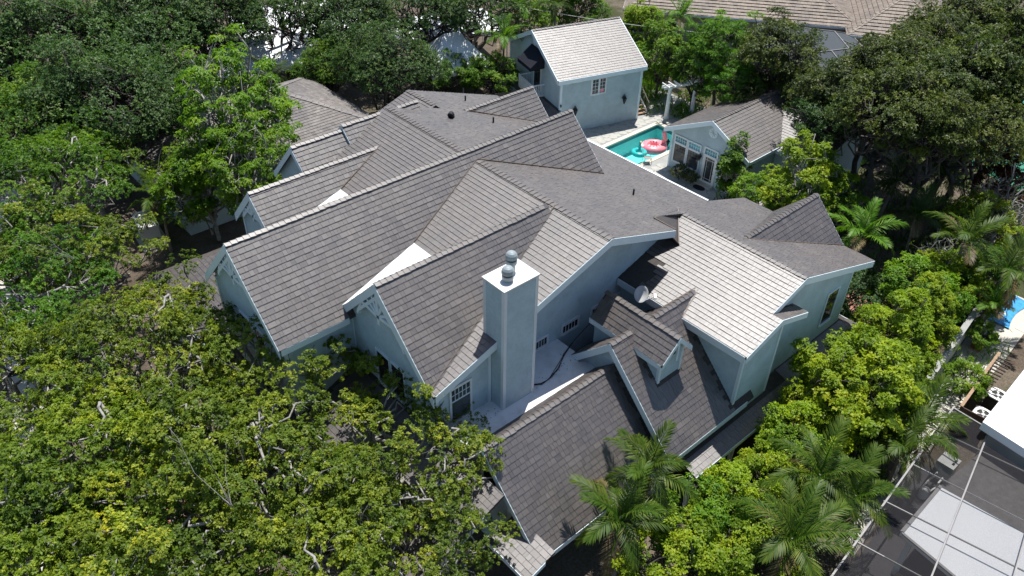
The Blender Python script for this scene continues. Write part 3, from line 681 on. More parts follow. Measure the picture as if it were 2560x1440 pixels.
mb.box(PX0, PX1, PY0, PY1, -1.55, -1.5); mb.box(PX0, PX1, PY0, PY0+.5, -1.5, -.75)
mb.build('basin', 'pool_plaster', pool)
mb = MB(); mb.poly([(PX0, PY0, -.16), (PX1, PY0, -.16), (PX1, PY1, -.16), (PX0, PY1, -.16)]); mb.build('water', 'water', pool)

# flamingo float, teal ring float
def torus(mb, c, R, r, n=28, m=12, sz=1.0, fx=1.0):
    i0 = len(mb.v)
    for a in range(n):
        A = 2*math.pi*a/n
        for q in range(m):
            Q = 2*math.pi*q/m; rr = R+r*math.cos(Q); mb.v.append((c[0]+rr*math.cos(A)*fx, c[1]+rr*math.sin(A), c[2]+r*math.sin(Q)*sz))
    for a in range(n):
        for q in range(m):
            a2, q2 = (a+1) % n, (q+1) % m; mb.f.append((i0+a*m+q, i0+a2*m+q, i0+a2*m+q2, i0+a*m+q2))
fl = thing('pool_float', 'big pink flamingo shaped inflatable floating in the pool', 'pool float', (0, 0, 0))
mb = MB(); torus(mb, (0, 0, .12), .55, .27, fx=1.15); mb.lathe((0, 0, .02), [(.6, 0), (.62, .08), (.02, .1)], 20); mb.build('ring_body', 'pink_vinyl', fl, True)
mb = MB(); torus(mb, (-.72, .1, .18), .14, .2, 14, 8); mb.build('tail', 'pale_pink', fl, True)
mb = MB(); mb.tube([(.62, 0, .2), (.78, 0, .55), (.70, 0, .9), (.62, 0, 1.2), (.68, 0, 1.42), (.82, 0, 1.46), (.93, 0, 1.38)], [.17, .16, .14, .13, .15, .15, .09], 12); mb.build('neck', 'pink_vinyl', fl, True)
mb = MB(); mb.tube([(.93, 0, 1.38), (1.0, 0, 1.28), (1.0, 0, 1.18)], [.09, .07, .02], 8); mb.build('beak', 'black_vinyl', fl, True)
for sg in (-1, 1):
    mb = MB()
    for k in range(5): a = k*.5-1.0; mb.prism([(math.cos(a+1.6*sg)*.35, math.sin(a+1.6*sg)*.35, .36), (math.cos(a+1.75*sg)*.75, math.sin(a+1.75*sg)*.75, .26), (math.cos(a+1.9*sg)*.4, math.sin(a+1.9*sg)*.4, .37)], (0, 0, .03))
    mb.build('wing', 'pale_pink', fl, True)
fl.location = (45.35, 34.2, -.16); fl.rotation_euler = (0, 0, -.5); fl.scale = (1.15,)*3
f2 = thing('pool_float', 'small teal inflatable ring with a coloured bird neck beside the flamingo', 'pool float', (0, 0, 0))
mb = MB(); torus(mb, (0, 0, .08), .40, .17); mb.build('ring_body', 'teal_vinyl', f2, True)
mb = MB(); mb.tube([(.4, .1, .15), (.5, .15, .42), (.46, .1, .66), (.36, .06, .72)], [.11, .10, .09, .07], 10); mb.build('neck', 'teal_vinyl', f2, True)
mb = MB(); mb.tube([(.36, .06, .72), (.25, .03, .68)], [.06, .02], 8); mb.build('beak', 'yellow_vinyl', f2, True)
f2.location = (43.85, 34.35, -.14); f2.rotation_euler = (0, 0, .4); f2.scale = (1.1,)*3
# metal chair by the pool
pc = thing('patio_chair', 'thin metal patio chair on the flagstones between pool and pool house', 'chair', (0, 0, 0))
mb = MB(); mb.prism([(0, 0, .4), (.5, 0, .4), (.5, .5, .42), (0, .5, .42)], (0, 0, .02)); mb.build('seat', 'alum_frame', pc)
mb = MB()
for k in range(5): mb.bar((.05+k*.1, .5, .42), (.05+k*.1, .72, .95), .02, .02)
mb.bar((0, .72, .95), (.5, .72, .95), .03, .03); mb.build('backrest', 'alum_frame', pc)
for x in (0, .5):
    for y0, y1 in ((0, -.05), (.5, .6)): mb = MB(); mb.tube([(x, y0, .42), (x, y1, 0)], .018, 6); mb.build('leg', 'alum_frame', pc)
    mb = MB(); mb.tube([(x, 0, .42), (x, -.02, .64), (x, .55, .66)], .018, 6); mb.build('armrest', 'alum_frame', pc)
pc.location = (43.0, 32.45, .05); pc.rotation_euler = (0, 0, .9)

# ------------------------------------------------------------------ carriage house (local frame, then placed)
cg = thing('carriage_house', 'two-level pale blue carriage house with light shingled roof beyond the pool', 'building', (0, 0, 0))
rc = Roof(11, th=0.026)
W_, D_ = 7.1, 9.0
rc.rect(-.35, W_+.35, -.25, 4.5, (0, -.25, 4.56), (0, .49)); rc.rect(-.35, W_+.35, 4.5, D_+.25, (0, -.25, 4.56+.49*4.75*2), (0, -.49))
rc.p[1]['z0'] = 4.56+.49*4.75+.49*4.5
rc.cap_line((-.35, 4.5, 6.887), (W_+.35, 4.5, 6.887), .49, .49)
rc.rect(-1.15, -.02, -.35, 9.0, (-1.15, 0, 1.72), (.36, 0)); 
cr = finish_roof(rc, cg)
def cw(fn, *a, mat='siding'): mb = MB(); fn(mb, *a); return mb.build('wall', mat, cg)
cw(wally, 0.0, [(.13, 0), (W_, 0), (W_, 4.5), (.13, 4.5)]); cw(wally, D_-.12, [(.13, 0), (W_, 0), (W_, 4.5), (.13, 4.5)])
cw(wallx, 0.0, [(0, 0), (D_, 0), (D_, 4.6), (4.5, 6.75), (0, 4.6)]); cw(wallx, W_-.001, [(0.125, 0), (D_-.13, 0), (D_-.13, 4.6), (4.5, 6.75), (0.125, 4.6)])
for P, Q, h, o in (((-.35, -.25, 4.56), (W_+.35, -.25, 4.56), .32, (0, -1, 0)), ((-.35, -.2, 4.58), (-.35, 4.5, 6.887), .34, (-1, 0, 0)), ((-.35, 4.5, 6.887), (-.35, D_+.25, 4.56), .34, (-1, 0, 0)), ((W_+.35, -.2, 4.58), (W_+.35, 4.5, 6.887), .34, (1, 0, 0)),
                   ((-1.15, -.35, 1.72), (-1.15, 9.0, 1.72), .22, (-1, 0, 0)), ((-1.1, -.35, 1.74), (-.02, -.35, 2.13), .22, (0, -1, 0))):
    mb = MB(); board(mb, P, Q, h, o, .06, .015); mb.build('fascia', 'trim', cg)
for x, y in ((.02, .0), (W_+.06, 0.0), (.0, D_)): mb = MB(); mb.box(x-.09, x+.09, y-.07, y+.09, 0, 4.35); mb.build('corner_board', 'trim', cg)
for x in (.5, 1.6, 5.6, 6.7): mb = MB(); mb.prism([(x-.2, -.02, 4.28), (x+.2, -.02, 4.28), (x+.1, -.02, 4.1), (x, -.02, 4.16), (x-.1, -.02, 4.1)], (0, -.05, 0)); mb.build('eave_bracket', 'trim', cg)
o = window(cg, (2.75, 0, 2.95), (1, 0, 0), (0, -1, 0), .52, 1.15, 2, 4, tmat='white_trim', glass='glass_grey', mun='white_trim', trim=.14)
o = window(cg, (3.36, 0, 2.95), (1, 0, 0), (0, -1, 0), .52, 1.15, 2, 4, tmat='white_trim', glass='glass_grey', mun='white_trim', trim=.10, proud=.056)
mb = MB(); mb.prism([(3.45, -.036, 2.98), (3.8, -.036, 2.98), (3.8, -.036, 3.25), (3.45, -.036, 3.25)], (0, -.01, 0)); mb.build('pink_curtain', 'pink_vinyl', cg)
# lanterns
def lantern(name, P, U, Nn, parent, s=1.0):
    P = Vector(P); U = Vector(U); Nn = Vector(Nn); mb = MB(); c = P+Nn*.22*s
    mb.tube([P, P+Nn*.05], .07*s, 8); mb.tube([P+Nn*.03, P+Nn*.16+Vector((0, 0, .25*s)), c+Vector((0, 0, .26*s))], .02*s, 6)
    mb.lathe(c, [(.03*s, -.34*s), (.06*s, -.26*s), (.14*s, .0), (.15*s, .04*s), (.06*s, .16*s), (.02*s, .26*s)], 6)
    return mb.build(name, 'dark_metal', parent)
lantern('lantern', (1.25, 0, 1.95), (1, 0, 0), (0, -1, 0), cg, 1.3); lantern('lantern', (5.65, 0, 2.15), (1, 0, 0), (0, -1, 0), cg, 1.3); lantern('lantern', (.0, -.05, 2.5), (0, 1, 0), (0, -1, 0), cg, .5)
# balcony, door and awning on the west gable
mb = MB(); mb.box(-1.05, -.02, 2.7, 5.2, 2.1, 2.22); mb.build('balcony_floor', 'white_trim', cg)
mb = MB()
for y in np.arange(2.72, 5.2, .14): mb.bar((-1.02, y, 2.22), (-1.02, y, 3.08), .04, .04)
for x in np.arange(-.95, -.05, .14): mb.bar((x, 2.72, 2.22), (x, 2.72, 3.08), .04, .04); mb.bar((x, 5.18, 2.22), (x, 5.18, 3.08), .04, .04)
mb.bar((-1.02, 2.68, 3.11), (-1.02, 5.22, 3.11), .09, .07); mb.bar((-1.02, 2.72, 3.112), (-.02, 2.72, 3.112), .09, .07); mb.bar((-1.02, 5.18, 3.112), (-.02, 5.18, 3.112), .09, .07)
mb.bar((-1.02, 2.72, 2.2), (-1.02, 2.72, 3.2), .1, .1); mb.bar((-1.02, 5.18, 2.2), (-1.02, 5.18, 3.2), .1, .1)
mb.build('balcony_railing', 'white_trim', cg)
mb = MB(); mb.prism([(-.015, 3.4, 2.25), (-.015, 4.5, 2.25), (-.015, 4.5, 4.35), (-.015, 3.4, 4.35)], (-.02, 0, 0)); dr = mb.build('door', 'glass_dark', cg)
mb = MB(); mb.box(-.06, -.001, 3.28, 3.4, 2.22, 4.4); mb.box(-.06, -.001, 4.5, 4.62, 2.22, 4.4); mb.box(-.07, -.001, 3.28, 4.62, 4.401, 4.5); mb.build('door_frame', 'white_trim', dr)
mb = MB(); A = [(-.03, 2.75, 5.55), (-.03, 5.1, 5.55), (-1.25, 5.1, 4.55), (-1.25, 2.75, 4.55)]
mb.prism(A, (0, 0, .03)); mb.prism([A[3], A[2], (-1.25, 5.1, 4.3), (-1.25, 2.75, 4.3)], (.02, 0, 0))
mb.prism([(-.03, 2.75, 5.55), (-1.25, 2.75, 4.55), (-1.25, 2.75, 4.32), (-.03, 2.75, 4.4)], (0, .02, 0)); mb.build('awning', 'navy_canvas', cg)
mb = MB(); mb.prism([(-.004, 4.2, 6.2), (-.004, 4.8, 6.2), (-.004, 4.8, 5.75), (-.004, 4.5, 5.6), (-.004, 4.2, 5.75)], (-.06, 0, 0)); mb.build('gable_ornament', 'trim', cg)
# outside stair on the east side
for k in range(8):
    mb = MB(); mb.box(W_+.35, W_+1.35, .4+k*.3, .72+k*.3, .2*k+.14, .2*k+.19); mb.build('stair_tread', 'timber', cg)
mb = MB(); mb.bar((W_+.36, .3, .05), (W_+.36, 2.9, 1.75), .05, .26); mb.bar((W_+1.36, .3, .05), (W_+1.36, 2.9, 1.75), .05, .26); mb.build('stair_stringer', 'white_trim', cg)
mb = MB()
for k in range(10): mb.bar((W_+1.36, .4+k*.27, .2+k*.18), (W_+1.36, .4+k*.27, 1.05+k*.18), .03, .03)
mb.bar((W_+1.36, .3, 1.05), (W_+1.36, 2.9, 2.8), .07, .06); mb.bar((W_+1.36, .35, 0), (W_+1.36, .35, 1.1), .09, .09); mb.build('stair_railing', 'fence_wood', cg)
cg.location = (41.06, 40.33, 0); cg.rotation_euler = (0, 0, math.atan2(-.286, .958))

# ------------------------------------------------------------------ pool house
ph = thing('pool_house', 'small blue grey pool house with white glazed door and windows facing the pool', 'building', (46, 28, 0))
rp = Roof(21, th=0.027)
rp.rect(43.4, 52.3, 24.75, 28.1, (0, 28.1, 5.05), (0, .525)); rp.rect(43.4, 52.3, 28.1, 32.0, (0, 28.1, 5.05), (0, -.50))
rp.rect(46.6, 50.4, 21.5, 27.0, (50.4, 0, 4.5), (.36, 0)); rp.rect(50.4, 54.0, 21.5, 27.0, (50.4, 0, 4.5), (-.36, 0))
rp.cap_line((43.4, 28.1, 5.05), (52.3, 28.1, 5.05), .5, .5); rp.cap_line((50.4, 21.5, 4.5), (50.4, 27, 4.5), .36, .36)
finish_roof(rp, ph)
def pw(fn, *a): mb = MB(); fn(mb, *a); return mb.build('wall', 'siding', ph)
pw(wallx, 43.85, [(25.15, 0), (31.55, 0), (31.55, 3.25), (28.1, 4.9), (25.15, 3.35)]); pw(wally, 25.1, [(43.97, 0), (51.8, 0), (51.8, 3.2), (43.97, 3.2)]); pw(wally, 31.5, [(43.97, 0), (51.8, 0), (51.8, 3.2), (43.97, 3.2)]); pw(wallx, 51.8, [(25.2, 0), (31.5, 0), (31.5, 3.2), (28.1, 4.9), (25.2, 3.3)])
pw(wallx, 47.0, [(21.8, 0), (25.0, 0), (25, 3.15), (21.8, 3.15)]); pw(wally, 21.75, [(47.1, 0), (53.6, 0), (53.6, 3.2), (50.4, 4.35), (47.1, 3.2)])
for P, Q, h, o in (((43.4, 28.1, 5.05), (43.4, 24.75, 3.29), .34, Wd), ((43.4, 28.1, 5.05), (43.4, 32.0, 3.10), .34, Wd), ((43.45, 24.75, 3.29), (52.3, 24.75, 3.29), .24, Sd), ((46.6, 21.5, 3.13), (46.6, 24.9, 3.13), .24, Wd), ((46.65, 21.5, 3.15), (50.4, 21.5, 4.5), .26, Sd)):
    mb = MB(); board(mb, P, Q, h, o, .06, .015); mb.build('fascia', 'trim', ph)
for y in (31.5, 25.18): mb = MB(); mb.box(43.80, 43.94, y-.07, y+.07, 0, 3.15); mb.build('corner_board', 'trim', ph)
for yy in (31.15, 29.95):
    window(ph, (43.85, yy, .72), (0, -1, 0), Wd, .98, 1.32, 4, 2, split=True, glass='glass_grey', tmat='white_trim', mun='glass_dark', trim=.10)
    window(ph, (43.85, yy, 2.22), (0, -1, 0), Wd, .98, .42, 5, 2, glass='glass_blue', tmat='white_trim', mun='trim', trim=.10, proud=.058)
window(ph, (43.85, 26.95, .72), (0, -1, 0), Wd, .98, 1.32, 4, 2, split=True, glass='glass_grey', tmat='white_trim', mun='glass_dark', trim=.10)
window(ph, (43.85, 26.95, 2.22), (0, -1, 0), Wd, .98, .42, 5, 2, glass='glass_blue', tmat='white_trim', mun='trim', trim=.10, proud=.058)
window(ph, (43.85, 28.52, 2.30), (0, -1, 0), Wd, 1.0, .42, 5, 2, glass='glass_blue', tmat='white_trim', mun='trim', trim=.10, proud=.062)
mb = MB(); mb.box(43.79, 43.849, 27.42, 27.54, .06, 2.2); mb.box(43.79, 43.849, 28.50, 28.62, .06, 2.2); mb.box(43.80, 43.848, 27.541, 28.499, .06, .26); mb.box(43.80, 43.848, 27.541, 28.499, 2.08, 2.2); mb.box(43.80, 43.848, 27.541, 27.64, .261, 2.079); mb.box(43.80, 43.848, 28.40, 28.499, .261, 2.079)
dr = mb.build('door', 'white_paint', ph)
mb = MB(); mb.box(43.825, 43.847, 27.641, 28.399, .262, 2.078); mb.build('pane', 'glass_grey', dr)
mb = MB()
for y in (27.78, 28.26): mb.box(43.805, 43.824, y-.012, y+.012, .262, 2.078)
for z in (.45, 1.9): mb.box(43.807, 43.8235, 27.641, 28.399, z-.012, z+.012)
mb.build('muntin', 'white_paint', dr); mb = MB(); mb.tube([(43.78, 27.6, 1.05), (43.74, 27.6, 1.05), (43.74, 27.7, 1.05)], .015, 6); mb.build('handle', 'dark_metal', dr)
mb = MB(); mb.box(43.3, 43.78, 27.35, 28.7, .03, .12); mb.build('door_step', 'concrete', ph)
mb = MB(); n_ = 16; mb.prism([(43.845, 28.15+.36*math.cos(2*math.pi*k/n_), 3.98+.36*math.sin(2*math.pi*k/n_)) for k in range(n_)], (-.05, 0, 0)); g_ = mb.build('gable_vent', 'trim', ph)
mb = MB()
for k in range(4): a = k*math.pi/4; mb.bar((43.785, 28.15-.3*math.cos(a), 3.98-.3*math.sin(a)), (43.785, 28.15+.3*math.cos(a), 3.98+.3*math.sin(a)), .02, .03, (1, 0, 0))
mb.build('vent_bars', 'siding', g_)
for y in (31.7, 28.82, 27.2): lantern('lantern', (43.84, y, 1.95), (0, 1, 0), Wd, ph, .9)
mt = thing('door_mat', 'dark oval door mat in front of the white pool house door', 'mat', (43.0, 28.0, .05))
mb = MB(); mb.lathe((0, 0, 0), [(.42, 0), (.42, .02), (.40, .03)], 24); o = mb.build('mat_pad', 'mat_dark'); o.parent = mt; mt.scale = (.75, 1.15, 1)

# white garden arbor
ar = thing('garden_arbor', 'white wooden arbor with two round columns behind the pool', 'arbor', (51, 36.4, 0))
for x, y in ((49.85, 36.75), (52.2, 36.0)):
    mb = MB(); mb.lathe((x, y, 0), [(.24, 0), (.24, .18), (.19, .22), (.18, .4), (.145, 2.5), (.17, 2.56), (.21, 2.62), (.21, 2.7)], 16); mb.build('column', 'white_paint', ar, smooth=False)
d_ = Vector((2.35, -.75, 0)).normalized(); n_v = Vector((-d_.y, d_.x, 0)); a_ = Vector((49.85, 36.75, 0))-d_*.7; b_ = Vector((52.2, 36.0, 0))+d_*.7
for o_ in (-.16, .16): mb = MB(); mb.bar(a_+n_v*o_+Vector((0, 0, 2.8)), b_+n_v*o_+Vector((0, 0, 2.8)), .06, .2); mb.build('beam', 'white_paint', ar)
for k in range(7): c_ = a_.lerp(b_, (k+.5)/7); mb = MB(); mb.bar(c_-n_v*.55+Vector((0, 0, 2.94)), c_+n_v*.55+Vector((0, 0, 2.94)), .07, .12); mb.build('rafter', 'white_paint', ar)

# satellite dish on the wing eave
sd = thing('satellite_dish', 'pale round satellite dish on the eave of the bright right wing roof', 'satellite dish', (0, 0, 0))
mb = MB(); prof = [(.02, .0), (.14, .012), (.26, .045), (.36, .095), (.375, .11), (.36, .112), (.26, .062), (.02, .02)]
mb.lathe((0, 0, 0), prof, 24); dm = mb.build('dish', 'grey_cabinet', sd, True); dm.scale = (.85, 1.05, 1); dm.rotation_euler = Vector((-.72, -.35, .62)).to_track_quat('Z', 'Y').to_euler()
ax_ = Vector((-.72, -.35, .62)).normalized()
mb = MB(); mb.tube([ax_*-.05, Vector((.12, .02, -.10)), Vector((.26, .02, -.32)), Vector((.26, .02, -.55))], .03, 8); mb.build('mast', 'grey_cabinet', sd)
mb = MB(); mb.tube([Vector((-.05, -.2, -.25)), Vector((.18, -.35, -.10)), Vector((.30, -.50, .0))], .022, 6); mb.bar((.24, -.6, -.02), (.40, -.42, .06), .12, .10); mb.build('feed_arm', 'white_paint', sd)
sd.location = (23.35, 17.15, 6.9)

# ------------------------------------------------------------------ neighbour on the right: wall, path, house, screen cage
gw = thing('garden_wall', 'white rendered garden wall running along the neighbour path', 'wall', (39, 8, 0))
mb = MB(); mb.prism([(31.5, 7.05, 0), (46.5, 8.85, 0), (46.5, 9.05, 0), (31.5, 7.25, 0)], (0, 0, 1.75)); mb.build('wall_body', 'stucco_white', gw)
mb = MB(); mb.prism([(31.45, 7.0, 1.751), (46.5, 8.8, 1.751), (46.5, 9.1, 1.751), (31.45, 7.3, 1.751)], (0, 0, .08)); mb.build('wall_cap', 'concrete_grey', gw)
pth = sheet('path', [(24, 5.0), (35, 5.9), (41.0, 6.0), (46.5, 6.4), (47, 7.0), (44.2, 7.6), (37, 6.75), (24, 5.75)], .02, 'concrete')
sheet('gravel_strip', [(31, 5.9), (46.8, 7.1), (46.6, 8.8), (31, 7.0)], .012, 'gravel')
for k, x in enumerate(np.arange(30, 46, 2.4)):
    mb = MB(); mb.box(-.02, .02, -.45, .45, 0, .006); o = mb.build('path_joint', 'concrete_grey', pth); o.location = (x, 6.35+(x-35)*.04, .022)
np_ = thing('covered_pool', 'small pool covered by a wrinkled bright blue tarp at the right edge', 'pool', (45.2, 7.6, 0))
R = random.Random(2); mb = MB(); nx, ny = 14, 10
for i in range(nx+1):
    for j in range(ny+1):
        u, v = i/nx, j/ny; x = 44.0+u*3.4; y = 6.95+v*1.9+.3*math.sin(u*3.1)
        mb.v.append((x, y, .06+.05*R.random()+.05*math.sin(u*9+v*5)*math.sin(v*7)))
for i in range(nx):
    for j in range(ny): a = i*(ny+1)+j; mb.f.append((a, a+ny+1, a+ny+2, a+1))
mb.build('tarp', 'tarp', np_)
mb = MB(); mb.prism([(43.9, 6.7, .025), (47.6, 7.2, .025), (47.6, 9.2, .025), (45.8, 9.2, .025)], (0, 0, .02)); mb.build('pool_edge', 'concrete', np_)
pl_ = thing('planter', 'square terracotta planter with a green shrub beside the neighbour path', 'planter', (41.1, 7.45, 0))
mb = MB(); mb.prism([(40.85, 7.2, 0), (41.35, 7.2, 0), (41.35, 7.7, 0), (40.85, 7.7, 0)], (0, 0, .45)); mb.build('pot', 'terracotta', pl_)
# flat roofed house
nh = thing('flat_roof_house', 'modern house with a flat bright white roof at the right edge', 'house', (38, 0, 0))
mb = MB(); mb.prism([(30.9, 4.15, 3.55), (50, 4.9, 3.55), (50, -10, 3.55), (29.4, -10, 3.55)], (0, 0, .42)); mb.build('roof', 'roof_white', nh)
mb = MB(); mb.prism([(31.3, 3.85, 0), (49.6, 4.55, 0), (49.6, -9.6, 0), (29.9, -9.6, 0)], (0, 0, 3.54)); mb.build('wall', 'stucco_white', nh)
mb = MB(); mb.box(40.2, 40.55, 4.2, 4.42, 1.3, 1.7); mb.build('meter_box', 'grey_cabinet', nh)
mb = MB(); mb.tube([(40.0, 4.4, 1.0), (40.0, 4.45, .6)], .2, 10); mb.build('hose_reel', 'dark_metal', nh)
# screen cage
sc = thing('pool_cage', 'dark screened pool cage with pale metal frame in the lower right corner', 'screen enclosure', (26, 2, 0))
ra, rb = Vector((31.68, 5.52, 3.2)), Vector((16.0, 4.2, 3.2)); la, lb = Vector((31.58, 3.88, 3.22)), Vector((16.0, .84, 3.22)); ka, kb = Vector((31.2, 1.45, 3.24)), Vector((16.0, -1.65, 3.24))
qa, qb = Vector((30.2, -6, 3.24)), Vector((15.0, -9, 3.24))
def beam(P, Q, w_=.09, h_=.12, *, k=.58, mat='alum_frame', nm='beam'): mb = MB(); mb.bar(P, Q, w_*k, h_*k); return mb.build(nm, mat, sc)
beam(ra, rb, .12, .16); beam(la, lb, .1, .13); beam(ka, kb, .1, .13)
crs = [((29.87, 5.38), (30.75, -.2)), ((27.24, 5.19), (28.6, -4)), ((24.6, 4.99), (26.35, -4)), ((22.02, 4.78), (23.7, -4)), ((19.4, 4.5), (21, -4))]
for a, b in crs: beam((*a, 3.16), (*b, 3.16), .07, .09)
beam(ra, la, .1, .12)
for x, y in ((31.68, 5.52), (29.87, 5.38), (27.24, 5.19), (24.6, 4.99), (22.02, 4.78), (19.4, 4.5)): beam((x, y, 0), (x, y, 3.15), .07, .07, nm='post')
pr_ = [(ra, la, lb, rb), (la, ka, kb, lb), (ka, qa, qb, kb)]
for q in pr_: mb = MB(); mb.poly([p-Vector((0, 0, .02)) for p in q]); mb.build('screen', 'screen_dark', sc)
mb = MB(); mb.poly([ra-Vector((0, 0, .1)), rb-Vector((0, 0, .1)), Vector((rb.x, rb.y, 0)), Vector((ra.x, ra.y, 0))]); mb.build('screen', 'screen_dark', sc)
mb = MB(); mb.poly([ra-Vector((0, 0, .1)), la-Vector((0, 0, .1)), Vector((la.x, la.y, 0)), Vector((ra.x, ra.y, 0))]); mb.build('screen', 'screen_dark', sc)
mb = MB(); mb.prism([(31.0, 5.4, .025), (15, 4.1, .025), (14, -9, .025), (30.5, -9, .025)], (0, 0, .02)); mb.build('slab', 'slab_dark', sc)
cn = thing('patio_canopy', 'pale flat canopy roof standing under the screens of the pool cage', 'canopy', (26, 2, 0))
mb = MB(); mb.prism([(24.15, 3.9, 2.5), (27.45, 3.95, 2.5), (28.4, -6, 2.5), (22.6, -6, 2.5)], (0, 0, .22)); mb.build('canopy_roof', 'roof_white', cn)
mb = MB(); mb.prism([(27.5, 3.95, 2.46), (31.2, 3.6, 2.46), (30.0, -6, 2.46), (28.45, -6, 2.46)], (0, 0, .22)); mb.build('grey_panel', 'flash_grey', cn)  # plain dull grey panel between the canopy and the house wall
mb = MB(); mb.prism([(24.13, 3.93, 2.721), (27.5, 3.98, 2.721), (27.47, 3.86, 2.721), (24.2, 3.8, 2.721)], (0, 0, .05)); mb.build('gutter', 'alum_frame', cn)
mb = MB(); mb.bar((24.12, 3.8, 2.72), (22.7, -5.9, 2.72), .1, .07); mb.build('gutter', 'alum_frame', cn)
for x, y in ((24.5, 3.5), (27.2, 3.6), (23.3, -2)): mb = MB(); mb.box(x-.1, x+.1, y-.1, y+.1, .045, 2.5); mb.build('column', 'stucco_white', cn)
tm = thing('timber_bench', 'brown timber plank bench seen through the dark cage screen', 'bench', (23.0, 3.4, 0))
mb = MB(); mb.box(22.2, 24.3, 3.0, 3.4, .42, .48); mb.build('seat', 'timber', tm)
for x in (22.4, 24.1): mb = MB(); mb.box(x-.05, x+.05, 3.05, 3.35, .045, .42); mb.build('leg', 'timber', tm)
pe = thing('pool_equipment', 'light grey pool heater cabinet behind the dark cage screen', 'heater', (31.0, 4.6, 0))
mb = MB(); mb.box(30.5, 31.3, 4.2, 4.95, .1, 1.1); mb.build('cabinet', 'grey_cabinet', pe)
mb = MB(); mb.box(30.75, 30.9, 4.3, 4.4, 1.101, 1.13); mb.box(31.0, 31.15, 4.3, 4.4, 1.101, 1.13); mb.build('vent_cap', 'dark_metal', pe)
mb = MB(); mb.tube([(30.4, 4.4, .5), (29.9, 4.4, .5), (29.9, 4.4, .2), (29.4, 4.5, .2)], .04, 8); mb.tube([(30.4, 4.7, .6), (30.0, 4.7, .6), (30.0, 4.8, .25), (29.2, 4.8, .25)], .04, 8); mb.lathe((29.1, 4.6, .05), [(.2, 0), (.22, .3), (.18, .5), (.05, .55)], 12); mb.build('pipes', 'white_paint', pe)
# air conditioners and slatted fence
for i, (x, y, lb) in enumerate(((37.1, 4.95, 'white topped air conditioner unit by the white flat roof, the farther one'), (35.2, 4.86, 'white topped air conditioner unit by the white flat roof, nearest the cage'))):
    ac = thing('air_conditioner', lb, 'air conditioner', (x, y, 0), 'air conditioners beside the flat roof')
    mb = MB(); mb.box(x-.4, x+.4, y-.4, y+.4, .05, .88); mb.build('casing', 'bronze_frame', ac)
    mb = MB(); n_ = 20; out = [(x+.44*math.copysign(abs(math.cos(a))**.5, math.cos(a)), y+.44*math.copysign(abs(math.sin(a))**.5, math.sin(a))) for a in [2*math.pi*k/n_ for k in range(n_)]]
    inn = [(x+.31*math.cos(2*math.pi*k/n_), y+.31*math.sin(2*math.pi*k/n_)) for k in range(n_)]
    for k in range(n_): k2 = (k+1) % n_; mb.prism([(*out[k], .881), (*out[k2], .881), (*inn[k2], .881), (*inn[k], .881)], (0, 0, .06))
    mb.build('top_panel', 'white_paint', ac)
    mb = MB(); mb.lathe((x, y, .884), [(.09, 0), (.09, .03)], 12)
    for k in range(4): a = k*math.pi/2+.4; mb.prism([(x+.08*math.cos(a), y+.08*math.sin(a), .886), (x+.30*math.cos(a-.25), y+.30*math.sin(a-.25), .886), (x+.30*math.cos(a+.25), y+.30*math.sin(a+.25), .9)], (0, 0, .008))
    mb.build('fan', 'grey_cabinet', ac)
fe = thing('slatted_fence', 'dark brown slatted timber fence between the path and the white flat roof', 'fence', (37, 5.8, 0))
mb = MB(); mb.prism([(33.9, 5.6, 0), (39.2, 6.05, 0), (39.2, 6.11, 0), (33.9, 5.66, 0)], (0, 0, 1.7)); mb.build('panel', 'timber_dark', fe)
mb = MB(); mb.bar((33.9, 5.63, 1.73), (39.2, 6.08, 1.73), .14, .05); mb.build('top_rail', 'timber', fe)
mb = MB(); mb.prism([(33.9, 5.6, 0), (34.0, 4.3, 0), (34.06, 4.3, 0), (33.96, 5.6, 0)], (0, 0, 1.7)); mb.build('panel', 'timber_dark', fe)
for k in range(9): mb = MB(); x = 36.5+k*.28; mb.bar((x, 5.85+(x-37)*.085, 1.74), (x+.03, 5.25, 1.74), .07, .05); mb.build('slat', 'timber_dark', fe)

# ------------------------------------------------------------------ buildings around
def hip_house(name, label, cat, cx, cy, rz, lx, ly, ze, zr, mat, wallmat, expo, widths, th=.03, under='underlay', ridge=None, over=.5):
    t = thing(name, label, cat, (0, 0, 0)); r = Roof(hash(label) % 999 if False else len(label), expo=expo, widths=widths, th=th)
    a, b = lx/2, ly/2; k = b if ridge is None else ridge; rl = a-k
    r.plane([(-a, -b), (a, -b), (rl, 0), (-rl, 0)], (0, -b, ze), (0, (zr-ze)/b)); r.plane([(a, b), (-a, b), (-rl, 0), (rl, 0)], (0, b, ze), (0, -(zr-ze)/b))
    r.plane([(-a, b), (-a, -b), (-rl, 0)], (-a, 0, ze), ((zr-ze)/k, 0)); r.plane([(a, -b), (a, b), (rl, 0)], (a, 0, ze), (-(zr-ze)/k, 0))
    r.cap_line((-rl, 0, zr), (rl, 0, zr), .3, .3, .2, .4)
    for sx in (-1, 1):
        for sy in (-1, 1): r.cap_line((sx*a, sy*b, ze), (sx*rl, 0, zr), .2, .2, .2, .4)
    finish_roof(r, t, mat, under=under)
    mb = MB(); mb.box(-a+over, a-over, -b+over, b-over, 0, ze+.05); mb.build('wall', wallmat, t)
    mb = MB(); board(mb, (-a, -b, ze), (a, -b, ze), .2, (0, -1, 0)); board(mb, (-a, b, ze), (-a, -b, ze), .2, (-1, 0, 0)); mb.build('fascia', 'white_trim', t)
    for k_ in range(int(lx/3)): window(t, (-a+1.2+k_*3, -b+over, 1.0), (1, 0, 0), (0, -1, 0), 1.0, 1.2, 2, 2, tmat='white_trim', trim=.1)
    t.location = (cx, cy, 0); t.rotation_euler = (0, 0, rz); return t
